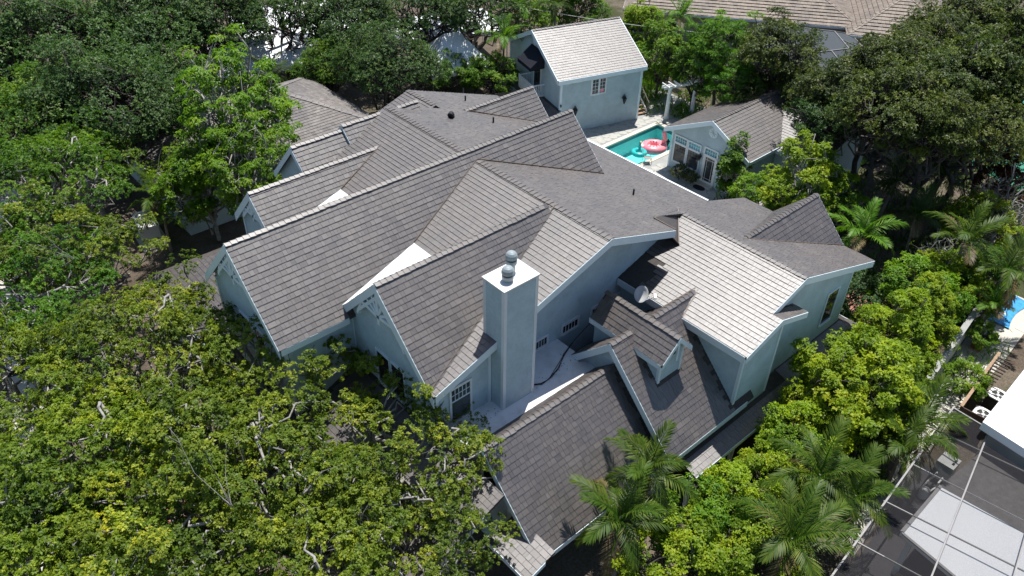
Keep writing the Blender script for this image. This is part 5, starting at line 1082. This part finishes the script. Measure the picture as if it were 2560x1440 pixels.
TREES = [
    ('oak_tree', 'yellow green oak with pale twisted limbs left of the bottom centre', 'tree', 'oakA', 0.87, 22.79, 1.0, 'leaf_oak', 'bark_pale', 1.48, 'oaks around the house'),
    ('oak_tree', 'yellow green oak in the middle of the lower left foliage', 'tree', 'oakB', 4.95, 20.67, 1.0, 'leaf_oak', 'bark_pale', 0.65, 'oaks around the house'),
    ('oak_tree', 'oak whose crown laps over the lower edge of the long gable roof', 'tree', 'oakC', 9.76, 26.18, 0.88, 'leaf_oak', 'bark_pale', 2.49, 'oaks around the house'),
    ('oak_tree', 'oak with a long pale curving limb left of the long gable', 'tree', 'oakA', 4.76, 28.99, 0.95, 'leaf_oak', 'bark_pale', 0.97, 'oaks around the house'),
    ('oak_tree', 'yellow green oak at the left edge, middle of the lower half', 'tree', 'oakB', 0.65, 29.44, 0.95, 'leaf_oak', 'bark_pale', 0.42, 'oaks around the house'),
    ('oak_tree', 'oak reaching in front of the gable wall with two dark windows', 'tree', 'oakB', 10.36, 17.96, 0.84, 'leaf_oak', 'bark_pale', 2.52, 'oaks around the house'),
    ('oak_tree', 'yellow green oak cut by the bottom edge, left of centre', 'tree', 'oakC', 2.04, 18.97, 0.9, 'leaf_oak', 'bark_pale', 5.76, 'oaks around the house'),
    ('oak_tree', 'oak filling the bottom left corner of the photo', 'tree', 'oakA', -1.44, 21.97, 0.9, 'leaf_oak', 'bark_pale', 5.03, 'oaks around the house'),
    ('oak_tree', 'oak over the small grey porch roof at the bottom', 'tree', 'oakA', 6.49, 16.86, 0.85, 'leaf_oak', 'bark_pale', 4.81, 'oaks around the house'),
    ('oak_tree', 'low oak at the bottom edge beside the lowest steep gable', 'tree', 'oakC', 8.95, 14.49, 0.62, 'leaf_oak', 'bark_pale', 1.39, 'oaks around the house'),
    ('oak_tree', 'green oak left of the white generator box', 'tree', 'oakC', 4.65, 39.61, 0.85, 'leaf_oak', 'bark_pale', 3.37, 'oaks around the house'),
    ('oak_tree', 'oak at the left edge above the pale sidewalk', 'tree', 'oakB', 2.87, 37.59, 0.9, 'leaf_oak_green', 'bark_pale', 1.74, 'oaks around the house'),
    ('oak_tree', 'mid green oak at the left edge, half way up', 'tree', 'oakA', 6.48, 45.28, 1.0, 'leaf_oak_green', 'bark_pale', 1.08, 'oaks around the house'),
    ('oak_tree', 'mid green oak between left edge and the low grey building', 'tree', 'oakB', 9.62, 49.65, 0.8, 'leaf_oak_green', 'bark_pale', 0.67, 'oaks around the house'),
    ('oak_tree', 'dense green oak on the left edge in the upper third', 'tree', 'thickB', 7.59, 53.86, 0.95, 'leaf_oak_green', 'bark_dark', 1.35, 'oaks around the house'),
    ('oak_tree', 'small bright oak below the tall pale stemmed tree', 'tree', 'oakB', 14.33, 45.66, 0.62, 'leaf_bright', 'bark_pale', 5.82, 'oaks around the house'),
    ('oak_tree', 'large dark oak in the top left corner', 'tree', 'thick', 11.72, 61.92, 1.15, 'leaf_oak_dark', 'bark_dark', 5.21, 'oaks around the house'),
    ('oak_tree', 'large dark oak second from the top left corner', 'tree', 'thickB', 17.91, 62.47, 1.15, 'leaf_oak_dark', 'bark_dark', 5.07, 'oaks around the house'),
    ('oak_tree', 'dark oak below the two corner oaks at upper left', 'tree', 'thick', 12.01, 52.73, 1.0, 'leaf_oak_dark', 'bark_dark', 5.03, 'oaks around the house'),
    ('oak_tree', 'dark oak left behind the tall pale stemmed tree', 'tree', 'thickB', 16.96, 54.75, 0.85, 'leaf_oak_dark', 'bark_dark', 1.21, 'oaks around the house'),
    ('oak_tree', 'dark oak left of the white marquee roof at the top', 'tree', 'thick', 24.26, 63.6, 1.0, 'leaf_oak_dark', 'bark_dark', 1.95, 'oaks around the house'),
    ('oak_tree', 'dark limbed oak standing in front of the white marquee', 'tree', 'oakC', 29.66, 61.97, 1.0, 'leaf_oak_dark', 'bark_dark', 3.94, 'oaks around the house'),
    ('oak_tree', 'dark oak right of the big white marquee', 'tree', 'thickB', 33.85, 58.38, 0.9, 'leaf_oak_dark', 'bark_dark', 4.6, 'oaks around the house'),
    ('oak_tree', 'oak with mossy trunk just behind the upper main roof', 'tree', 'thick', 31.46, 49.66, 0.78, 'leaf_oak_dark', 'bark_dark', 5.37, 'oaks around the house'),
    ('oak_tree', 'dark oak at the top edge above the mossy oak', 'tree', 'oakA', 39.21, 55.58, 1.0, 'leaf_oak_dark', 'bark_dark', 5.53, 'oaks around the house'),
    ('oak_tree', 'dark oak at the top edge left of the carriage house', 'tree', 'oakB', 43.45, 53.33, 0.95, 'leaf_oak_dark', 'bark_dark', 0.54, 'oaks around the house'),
    ('oak_tree', 'smaller green oak over the grey low building roof', 'tree', 'thickB', 29.85, 55.33, 0.6, 'leaf_oak_green', 'bark_dark', 3.8, 'oaks around the house'),
    ('broadleaf_tree', 'tall bright green tree with several pale stems before the low grey building', 'tree', 'tall', 17.48, 45.28, 1.0, 'leaf_bright', 'bark_pale', 4.22, 'bright trees at upper left'),
    ('broadleaf_tree', 'bright drooping leafy tree left of the small bracketed gable', 'tree', 'tall', 16.27, 40.21, 0.78, 'leaf_bright', 'bark_pale', 3.18, 'bright trees at upper left'),
    ('broadleaf_tree', 'small bright leafy tree right of the generator box', 'tree', 'round', 14.22, 43.32, 1.1, 'leaf_bright', 'bark_pale', 1.12, 'bright trees at upper left'),
    ('garden_tree', 'leafy garden tree behind the carriage house roof ridge', 'tree', 'round', 49.0, 52.74, 1.0, 'leaf_bright', 'bark_pale', 2.97, 'garden trees behind the pool'),
    ('garden_tree', 'dark green garden tree at the top edge over the carriage house', 'tree', 'round', 54.3, 51.96, 1.15, 'leaf_oak_green', 'bark_dark', 0.56, 'garden trees behind the pool'),
    ('shrub', 'bright shrub left of the carriage house balcony', 'shrub', 'bush', 40.62, 47.88, 1.0, 'leaf_bright', 'bark_dark', 5.87, 'shrubs'),
    ('garden_tree', 'garden tree at the right end of the carriage house ridge', 'tree', 'round', 55.81, 45.32, 0.95, 'leaf_hedge', 'bark_dark', 5.44, 'garden trees behind the pool'),
    ('garden_tree', 'green garden tree above the white arbor', 'tree', 'round', 52.61, 40.1, 1.0, 'leaf_bright', 'bark_dark', 3.44, 'garden trees behind the pool'),
    ('garden_tree', 'dark green garden tree right above the arbor columns', 'tree', 'round', 52.64, 36.31, 0.95, 'leaf_oak_green', 'bark_dark', 1.89, 'garden trees behind the pool'),
    ('feather_tree', 'fresh green feathery tree in front of the tan tile roof', 'tree', 'feather', 52.87, 34.75, 1.1, 'leaf_feather', 'bark_dark', 5.71, 'feathery trees'),
    ('feather_tree', 'smaller feathery tree below the tall feathery one', 'tree', 'feather', 51.28, 31.42, 0.85, 'leaf_feather', 'bark_dark', 3.59, 'feathery trees'),
    ('oak_tree', 'olive green oak left of the grey screen cage at the top right', 'tree', 'thick', 57.49, 30.46, 0.5, 'leaf_olive', 'bark_dark', 5.54, 'oaks around the house'),
    ('oak_tree', 'olive oak shading the pool house ridge', 'tree', 'thickB', 52.07, 28.03, 0.68, 'leaf_olive', 'bark_dark', 5.33, 'oaks around the house'),
    ('oak_tree', 'olive oak behind the pool house, right of its ridge', 'tree', 'canopyB', 49.13, 22.33, 0.95, 'leaf_olive', 'bark_dark', 3.19, 'oaks around the house'),
    ('oak_tree', 'olive oak below the tan roof wing at the top right', 'tree', 'canopy', 54.05, 21.34, 0.95, 'leaf_olive', 'bark_dark', 2.6, 'oaks around the house'),
    ('oak_tree', 'olive oak in the middle of the dark grove at right', 'tree', 'canopy', 46.71, 18.16, 1.0, 'leaf_olive', 'bark_dark', 3.76, 'oaks around the house'),
    ('oak_tree', 'olive oak at the top right corner, left part', 'tree', 'canopy', 63.63, 21.81, 1.0, 'leaf_olive', 'bark_dark', 2.71, 'oaks around the house'),
    ('oak_tree', 'olive oak left of the green court at the right edge', 'tree', 'canopyB', 47.72, 15.84, 1.0, 'leaf_olive', 'bark_dark', 1.01, 'oaks around the house'),
    ('oak_tree', 'tall olive oak in the grove nearest the green court', 'tree', 'canopy', 53.55, 16.59, 1.05, 'leaf_olive', 'bark_dark', 1.92, 'oaks around the house'),
    ('oak_tree', 'olive oak at the lower right of the dark grove', 'tree', 'canopyB', 50.67, 14.39, 0.95, 'leaf_olive', 'bark_dark', 5.1, 'oaks around the house'),
    ('oak_tree', 'olive oak overhanging the green court', 'tree', 'canopy', 55.2, 14.32, 0.9, 'leaf_olive', 'bark_dark', 0.27, 'oaks around the house'),
    ('oak_tree', 'olive oak in the upper middle of the dark grove', 'tree', 'canopyB', 60.18, 21.91, 1.0, 'leaf_olive', 'bark_dark', 0.29, 'oaks around the house'),
    ('oak_tree', 'olive oak in the very top right corner', 'tree', 'canopyB', 70.01, 20.9, 1.1, 'leaf_olive', 'bark_dark', 3.93, 'oaks around the house'),
    ('oak_tree', 'olive oak on the right edge of the photo near the top', 'tree', 'thickB', 72.62, 19.98, 0.8, 'leaf_olive', 'bark_dark', 1.76, 'oaks around the house'),
    ('garden_tree', 'bright green tree standing in front of the pool house roof', 'tree', 'round', 42.49, 20.16, 1.05, 'leaf_hedge', 'bark_pale', 3.36, 'garden trees behind the pool'),
    ('garden_tree', 'green tree right behind the small right gable', 'tree', 'round', 43.38, 19.11, 0.85, 'leaf_bright', 'bark_pale', 2.96, 'garden trees behind the pool'),
    ('shrub', 'green shrub between pool house wall and small right gable', 'shrub', 'bush', 41.54, 22.37, 0.9, 'leaf_bright', 'bark_pale', 2.15, 'shrubs'),
    ('magnolia', 'narrow dark magnolia in front of the pool house window', 'tree', 'column', 43.08, 25.45, 1.0, 'leaf_oak_green', 'bark_pale', 6.26, None),
    ('shrub', 'small yellow green shrub by the right wing porch corner', 'shrub', 'bush', 35.79, 11.79, 0.5, 'leaf_hedge', 'bark_dark', 1.23, 'shrubs'),
    ('shrub', 'low shrub right of the right porch roof', 'shrub', 'bushB', 33.88, 10.82, 0.7, 'leaf_hedge', 'bark_dark', 2.59, 'shrubs'),
    ('hedge_tree', 'yellow green hedge tree above the white garden wall, upper one', 'tree', 'bush', 38.9, 10.74, 1.1, 'leaf_bright', 'bark_dark', 1.27, 'hedge trees along the white wall'),
    ('hedge_tree', 'yellow green hedge tree with bare twigs near the blue tarp', 'tree', 'bushB', 42.72, 10.55, 0.9, 'leaf_hedge', 'bark_dark', 3.97, 'hedge trees along the white wall'),
    ('hedge_tree', 'yellow green hedge tree beside the upper end of the white wall', 'tree', 'round', 34.27, 9.54, 0.85, 'leaf_hedge', 'bark_dark', 1.74, 'hedge trees along the white wall'),
    ('hedge_tree', 'yellow green hedge tree touching the white wall top', 'tree', 'round', 37.82, 9.7, 0.72, 'leaf_hedge', 'bark_dark', 2.23, 'hedge trees along the white wall'),
    ('hedge_tree', 'big yellow green hedge tree right of the porch end', 'tree', 'bush', 29.57, 8.91, 1.35, 'leaf_hedge', 'bark_dark', 4.69, 'hedge trees along the white wall'),
    ('hedge_tree', 'yellow green hedge tree at the lower end of the white wall', 'tree', 'bush', 32.72, 8.81, 0.95, 'leaf_hedge', 'bark_dark', 2.01, 'hedge trees along the white wall'),
    ('hedge_tree', 'yellow green hedge tree opposite the porch roof step', 'tree', 'round', 28.09, 9.22, 0.82, 'leaf_hedge', 'bark_dark', 3.51, 'hedge trees along the white wall'),
    ('hedge_tree', 'yellow green hedge tree left of the cage corner palms', 'tree', 'round', 28.51, 7.81, 0.66, 'leaf_hedge', 'bark_dark', 5.68, 'hedge trees along the white wall'),
    ('hedge_tree', 'yellow green hedge tree right of the white porch railing', 'tree', 'bush', 25.26, 9.21, 0.95, 'leaf_hedge', 'bark_dark', 0.63, 'hedge trees along the white wall'),
    ('hedge_tree', 'yellow hedge shrub below the white porch railing', 'tree', 'bushB', 22.95, 8.77, 0.85, 'leaf_hedge', 'bark_dark', 0.39, 'hedge trees along the white wall'),
    ('hedge_tree', 'hedge shrub in the bottom strip right of the leaning palms', 'tree', 'bush', 20.42, 8.66, 0.95, 'leaf_hedge', 'bark_dark', 1.44, 'hedge trees along the white wall'),
    ('hedge_tree', 'green hedge shrub right of the two leaning palms', 'tree', 'bushB', 18.69, 9.09, 0.95, 'leaf_bright', 'bark_dark', 4.81, 'hedge trees along the white wall'),
    ('hedge_tree', 'yellow green shrub at the bottom edge below the leaning palms', 'tree', 'bush', 16.78, 8.8, 1.0, 'leaf_hedge', 'bark_dark', 3.86, 'hedge trees along the white wall'),
    ('hedge_tree', 'yellow green shrub at the bottom edge left of the cage', 'tree', 'bushB', 18.76, 7.27, 1.0, 'leaf_hedge', 'bark_dark', 1.49, 'hedge trees along the white wall'),
    ('hedge_tree', 'dull olive shrub between the lower palms', 'tree', 'bush', 21.2, 7.6, 0.8, 'leaf_olive', 'bark_dark', 2.08, 'hedge trees along the white wall'),
    ('hedge_tree', 'yellow green hedge tree just left of the blue tarp', 'tree', 'bushB', 42.29, 8.87, 0.75, 'leaf_hedge', 'bark_dark', 1.11, 'hedge trees along the white wall'),
    ('hedge_tree', 'darker green hedge tree behind the upper end of the white wall', 'tree', 'bush', 44.39, 9.32, 0.9, 'leaf_oak_green', 'bark_dark', 2.88, 'hedge trees along the white wall'),
    ('shrub', 'green shrub at the foot of the peaked white marquee', 'shrub', 'bush', 38.13, 50.82, 0.95, 'leaf_oak_green', 'bark_dark', 0.27, 'shrubs'),
    ('shrub', 'dark shrub left of the peaked white marquee', 'shrub', 'bushB', 37.65, 53.23, 0.9, 'leaf_oak_dark', 'bark_dark', 4.38, 'shrubs'),
    ('shrub', 'bright shrub between the peaked marquee and the carriage house', 'shrub', 'bushB', 40.55, 50.14, 0.85, 'leaf_bright', 'bark_dark', 5.63, 'shrubs'),
    ('hedge_tree', 'yellow green tree on the right below the dark grove', 'tree', 'bush', 49.04, 11.92, 1.0, 'leaf_hedge', 'bark_dark', 6.0, 'hedge trees along the white wall'),
    ('bare_shrub', 'bare grey twiggy shrub at the right edge below the court', 'shrub', 'bare', 51.14, 11.55, 1.3, 'leaf_red', 'bark_pale', 4.62, 'bare shrubs'),
    ('bare_shrub', 'bare pale twigs poking out of the yellow green hedge', 'shrub', 'bare', 44.27, 11.36, 1.0, 'leaf_hedge', 'bark_pale', 6.03, 'bare shrubs'),
    ('garden_tree', 'reddish brown leafed tree under the right edge of the grove', 'tree', 'round', 54.8, 12.41, 0.9, 'leaf_red', 'bark_dark', 0.11, 'garden trees behind the pool'),
    ('shrub', 'dark shaded shrub under the right wing eave', 'shrub', 'bushB', 37.02, 13.46, 0.9, 'leaf_oak_dark', 'bark_dark', 1.81, 'shrubs'),
    ('shrub', 'small green shrub on the path side of the white wall', 'shrub', 'bushB', 36.54, 6.33, 0.55, 'leaf_bright', 'bark_dark', 6.07, 'shrubs'),
    ('potted_shrub', 'green shrub growing in the terracotta planter', 'shrub', 'bush', 40.88, 7.56, 0.42, 'leaf_bright', 'bark_dark', 4.87, None),
    ('shrub', 'low dark shrub under the pool house windows, left one', 'shrub', 'bushB', 42.8, 29.66, 0.32, 'leaf_grass', 'bark_dark', 2.58, 'shrubs'),
    ('shrub', 'low dark shrub under the pool house windows, nearest the door', 'shrub', 'bushB', 42.92, 28.73, 0.28, 'leaf_grass', 'bark_dark', 5.92, 'shrubs'),
    ('oak_tree', 'olive oak casting its shadow on the pool house roof', 'tree', 'canopyB', 52.3, 29.6, 0.95, 'leaf_olive', 'bark_dark', 3.9, 'oaks around the house'),
    ('oak_tree', 'olive oak above the shaded palms, left one', 'tree', 'canopy', 50.5, 20.5, 1.0, 'leaf_olive', 'bark_dark', 5.14, 'oaks around the house'),
    ('oak_tree', 'olive oak above the shaded palms, right one', 'tree', 'canopyB', 53.5, 16.5, 1.1, 'leaf_olive', 'bark_dark', 1.84, 'oaks around the house'),
    ('oak_tree', 'dark slender oak at the corner of the pool house back wing', 'tree', 'canopyB', 47.5, 21.8, 0.8, 'leaf_oak_dark', 'bark_dark', 1.2, 'oaks around the house'),
]
for nm, lb, ct, var, x, y, s, lf, bk, rz, gp in TREES: plant(nm, lb, ct, var, x, y, s, lf, bk, rz, group=gp)
PALMS = [
    ('palm with its crown against the lower steep roof slope, upper of the leaning pair', 18.15, 11.39, 3.7, 0.95, 'leaf_palm', 0),
    ('palm in front of the lowest steep slope, lower of the leaning pair', 15.57, 10.77, 3.2, 1.0, 'leaf_palm', 1),
    ('palm between the hedge and the dark cage rail, upper one', 23.03, 7.39, 3.4, 1.0, 'leaf_palm', 2),
    ('palm at the bottom between the hedge and the dark cage', 19.91, 6.57, 3.2, 1.05, 'leaf_palm', 3),
    ('low palm right beside the dark cage rail', 23.78, 6.07, 2.8, 0.9, 'leaf_palm', 4),
    ('palm left of the top corner of the dark cage', 29.63, 5.89, 3.0, 0.95, 'leaf_palm', 5),
    ('small palm along the cage rail below its corner', 27.89, 5.77, 2.6, 0.85, 'leaf_palm', 6),
    ('bright palm right of the small right gable', 39.23, 14.44, 4.0, 1.0, 'leaf_feather', 7),
    ('arching palm above the hedge trees at right', 42.96, 10.41, 4.2, 1.0, 'leaf_palm', 8),
    ('dark palm left of the blue tarp pool', 43.02, 8.24, 3.5, 1.0, 'leaf_palm', 9),
    ('small palm leaning over the blue tarp', 41.75, 7.84, 2.2, 0.6, 'leaf_feather', 10),
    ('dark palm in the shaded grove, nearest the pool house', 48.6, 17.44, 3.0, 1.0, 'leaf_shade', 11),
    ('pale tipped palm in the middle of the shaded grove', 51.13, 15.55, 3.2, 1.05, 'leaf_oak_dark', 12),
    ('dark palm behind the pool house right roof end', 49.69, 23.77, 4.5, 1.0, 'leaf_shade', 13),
    ('sunny palm left of the carriage house roof', 42.25, 48.55, 4.8, 1.0, 'leaf_feather', 14),
    ('sunny palm at the top edge above the carriage house', 46.67, 51.3, 5.6, 1.1, 'leaf_feather', 15),
    ('tall palm at the top edge over the carriage ridge', 48.96, 49.25, 6.0, 1.0, 'leaf_palm', 16),
    ('palm in front of the tan tile roof', 56.72, 42.29, 5.0, 1.0, 'leaf_feather', 17),
    ('olive green palm right above the generator box', 11.52, 44.34, 3.4, 0.95, 'leaf_palm', 18),
    ('dark palm in shade left of the low grey roof', 26.01, 56.72, 3.2, 0.9, 'leaf_shade', 19),
    ('dark palm at the lower end of the shaded grove', 46.53, 14.39, 2.6, 0.9, 'leaf_shade', 20),
]
for lb, x, y, h, s, lf, sd in PALMS: palm(lb, x, y, h, s, 13, lf, seed=sd)
R_ = np.random.RandomState(5)
tuft_bed('grass_tufts', 'straw coloured grass tufts showing through the lower left oaks', 'grass', [(R_.uniform(2, 8), R_.uniform(13, 34), 60, .8) for _ in range(40)], 'leaf_grass', .7, 3, 'stuff')
tuft_bed('ground_cover', 'leafy ground cover under the hedge trees on the right', 'ground cover', [(R_.uniform(20, 42), R_.uniform(6.5, 10), 90, .9) for _ in range(70)], 'leaf_oak_green', .45, 4, 'stuff')
tuft_bed('grove_cover', 'dark leafy ground cover under the shaded grove at right', 'ground cover', [(R_.uniform(40, 62), R_.uniform(9, 26), 90, 1.2) for _ in range(110)], 'leaf_oak_dark', .6, 6, 'stuff')
tuft_bed('yard_cover', 'leafy ground cover among the trees at the upper left', 'ground cover', [(R_.uniform(2, 30), R_.uniform(57, 72), 90, 1.3) for _ in range(90)], 'leaf_oak_dark', .6, 7, 'stuff')
tuft_bed('back_cover', 'leafy undergrowth behind the pool and carriage house', 'ground cover', [(R_.uniform(50, 66), R_.uniform(36, 52), 90, 1.2) for _ in range(90)], 'leaf_oak_green', .7, 8, 'stuff')
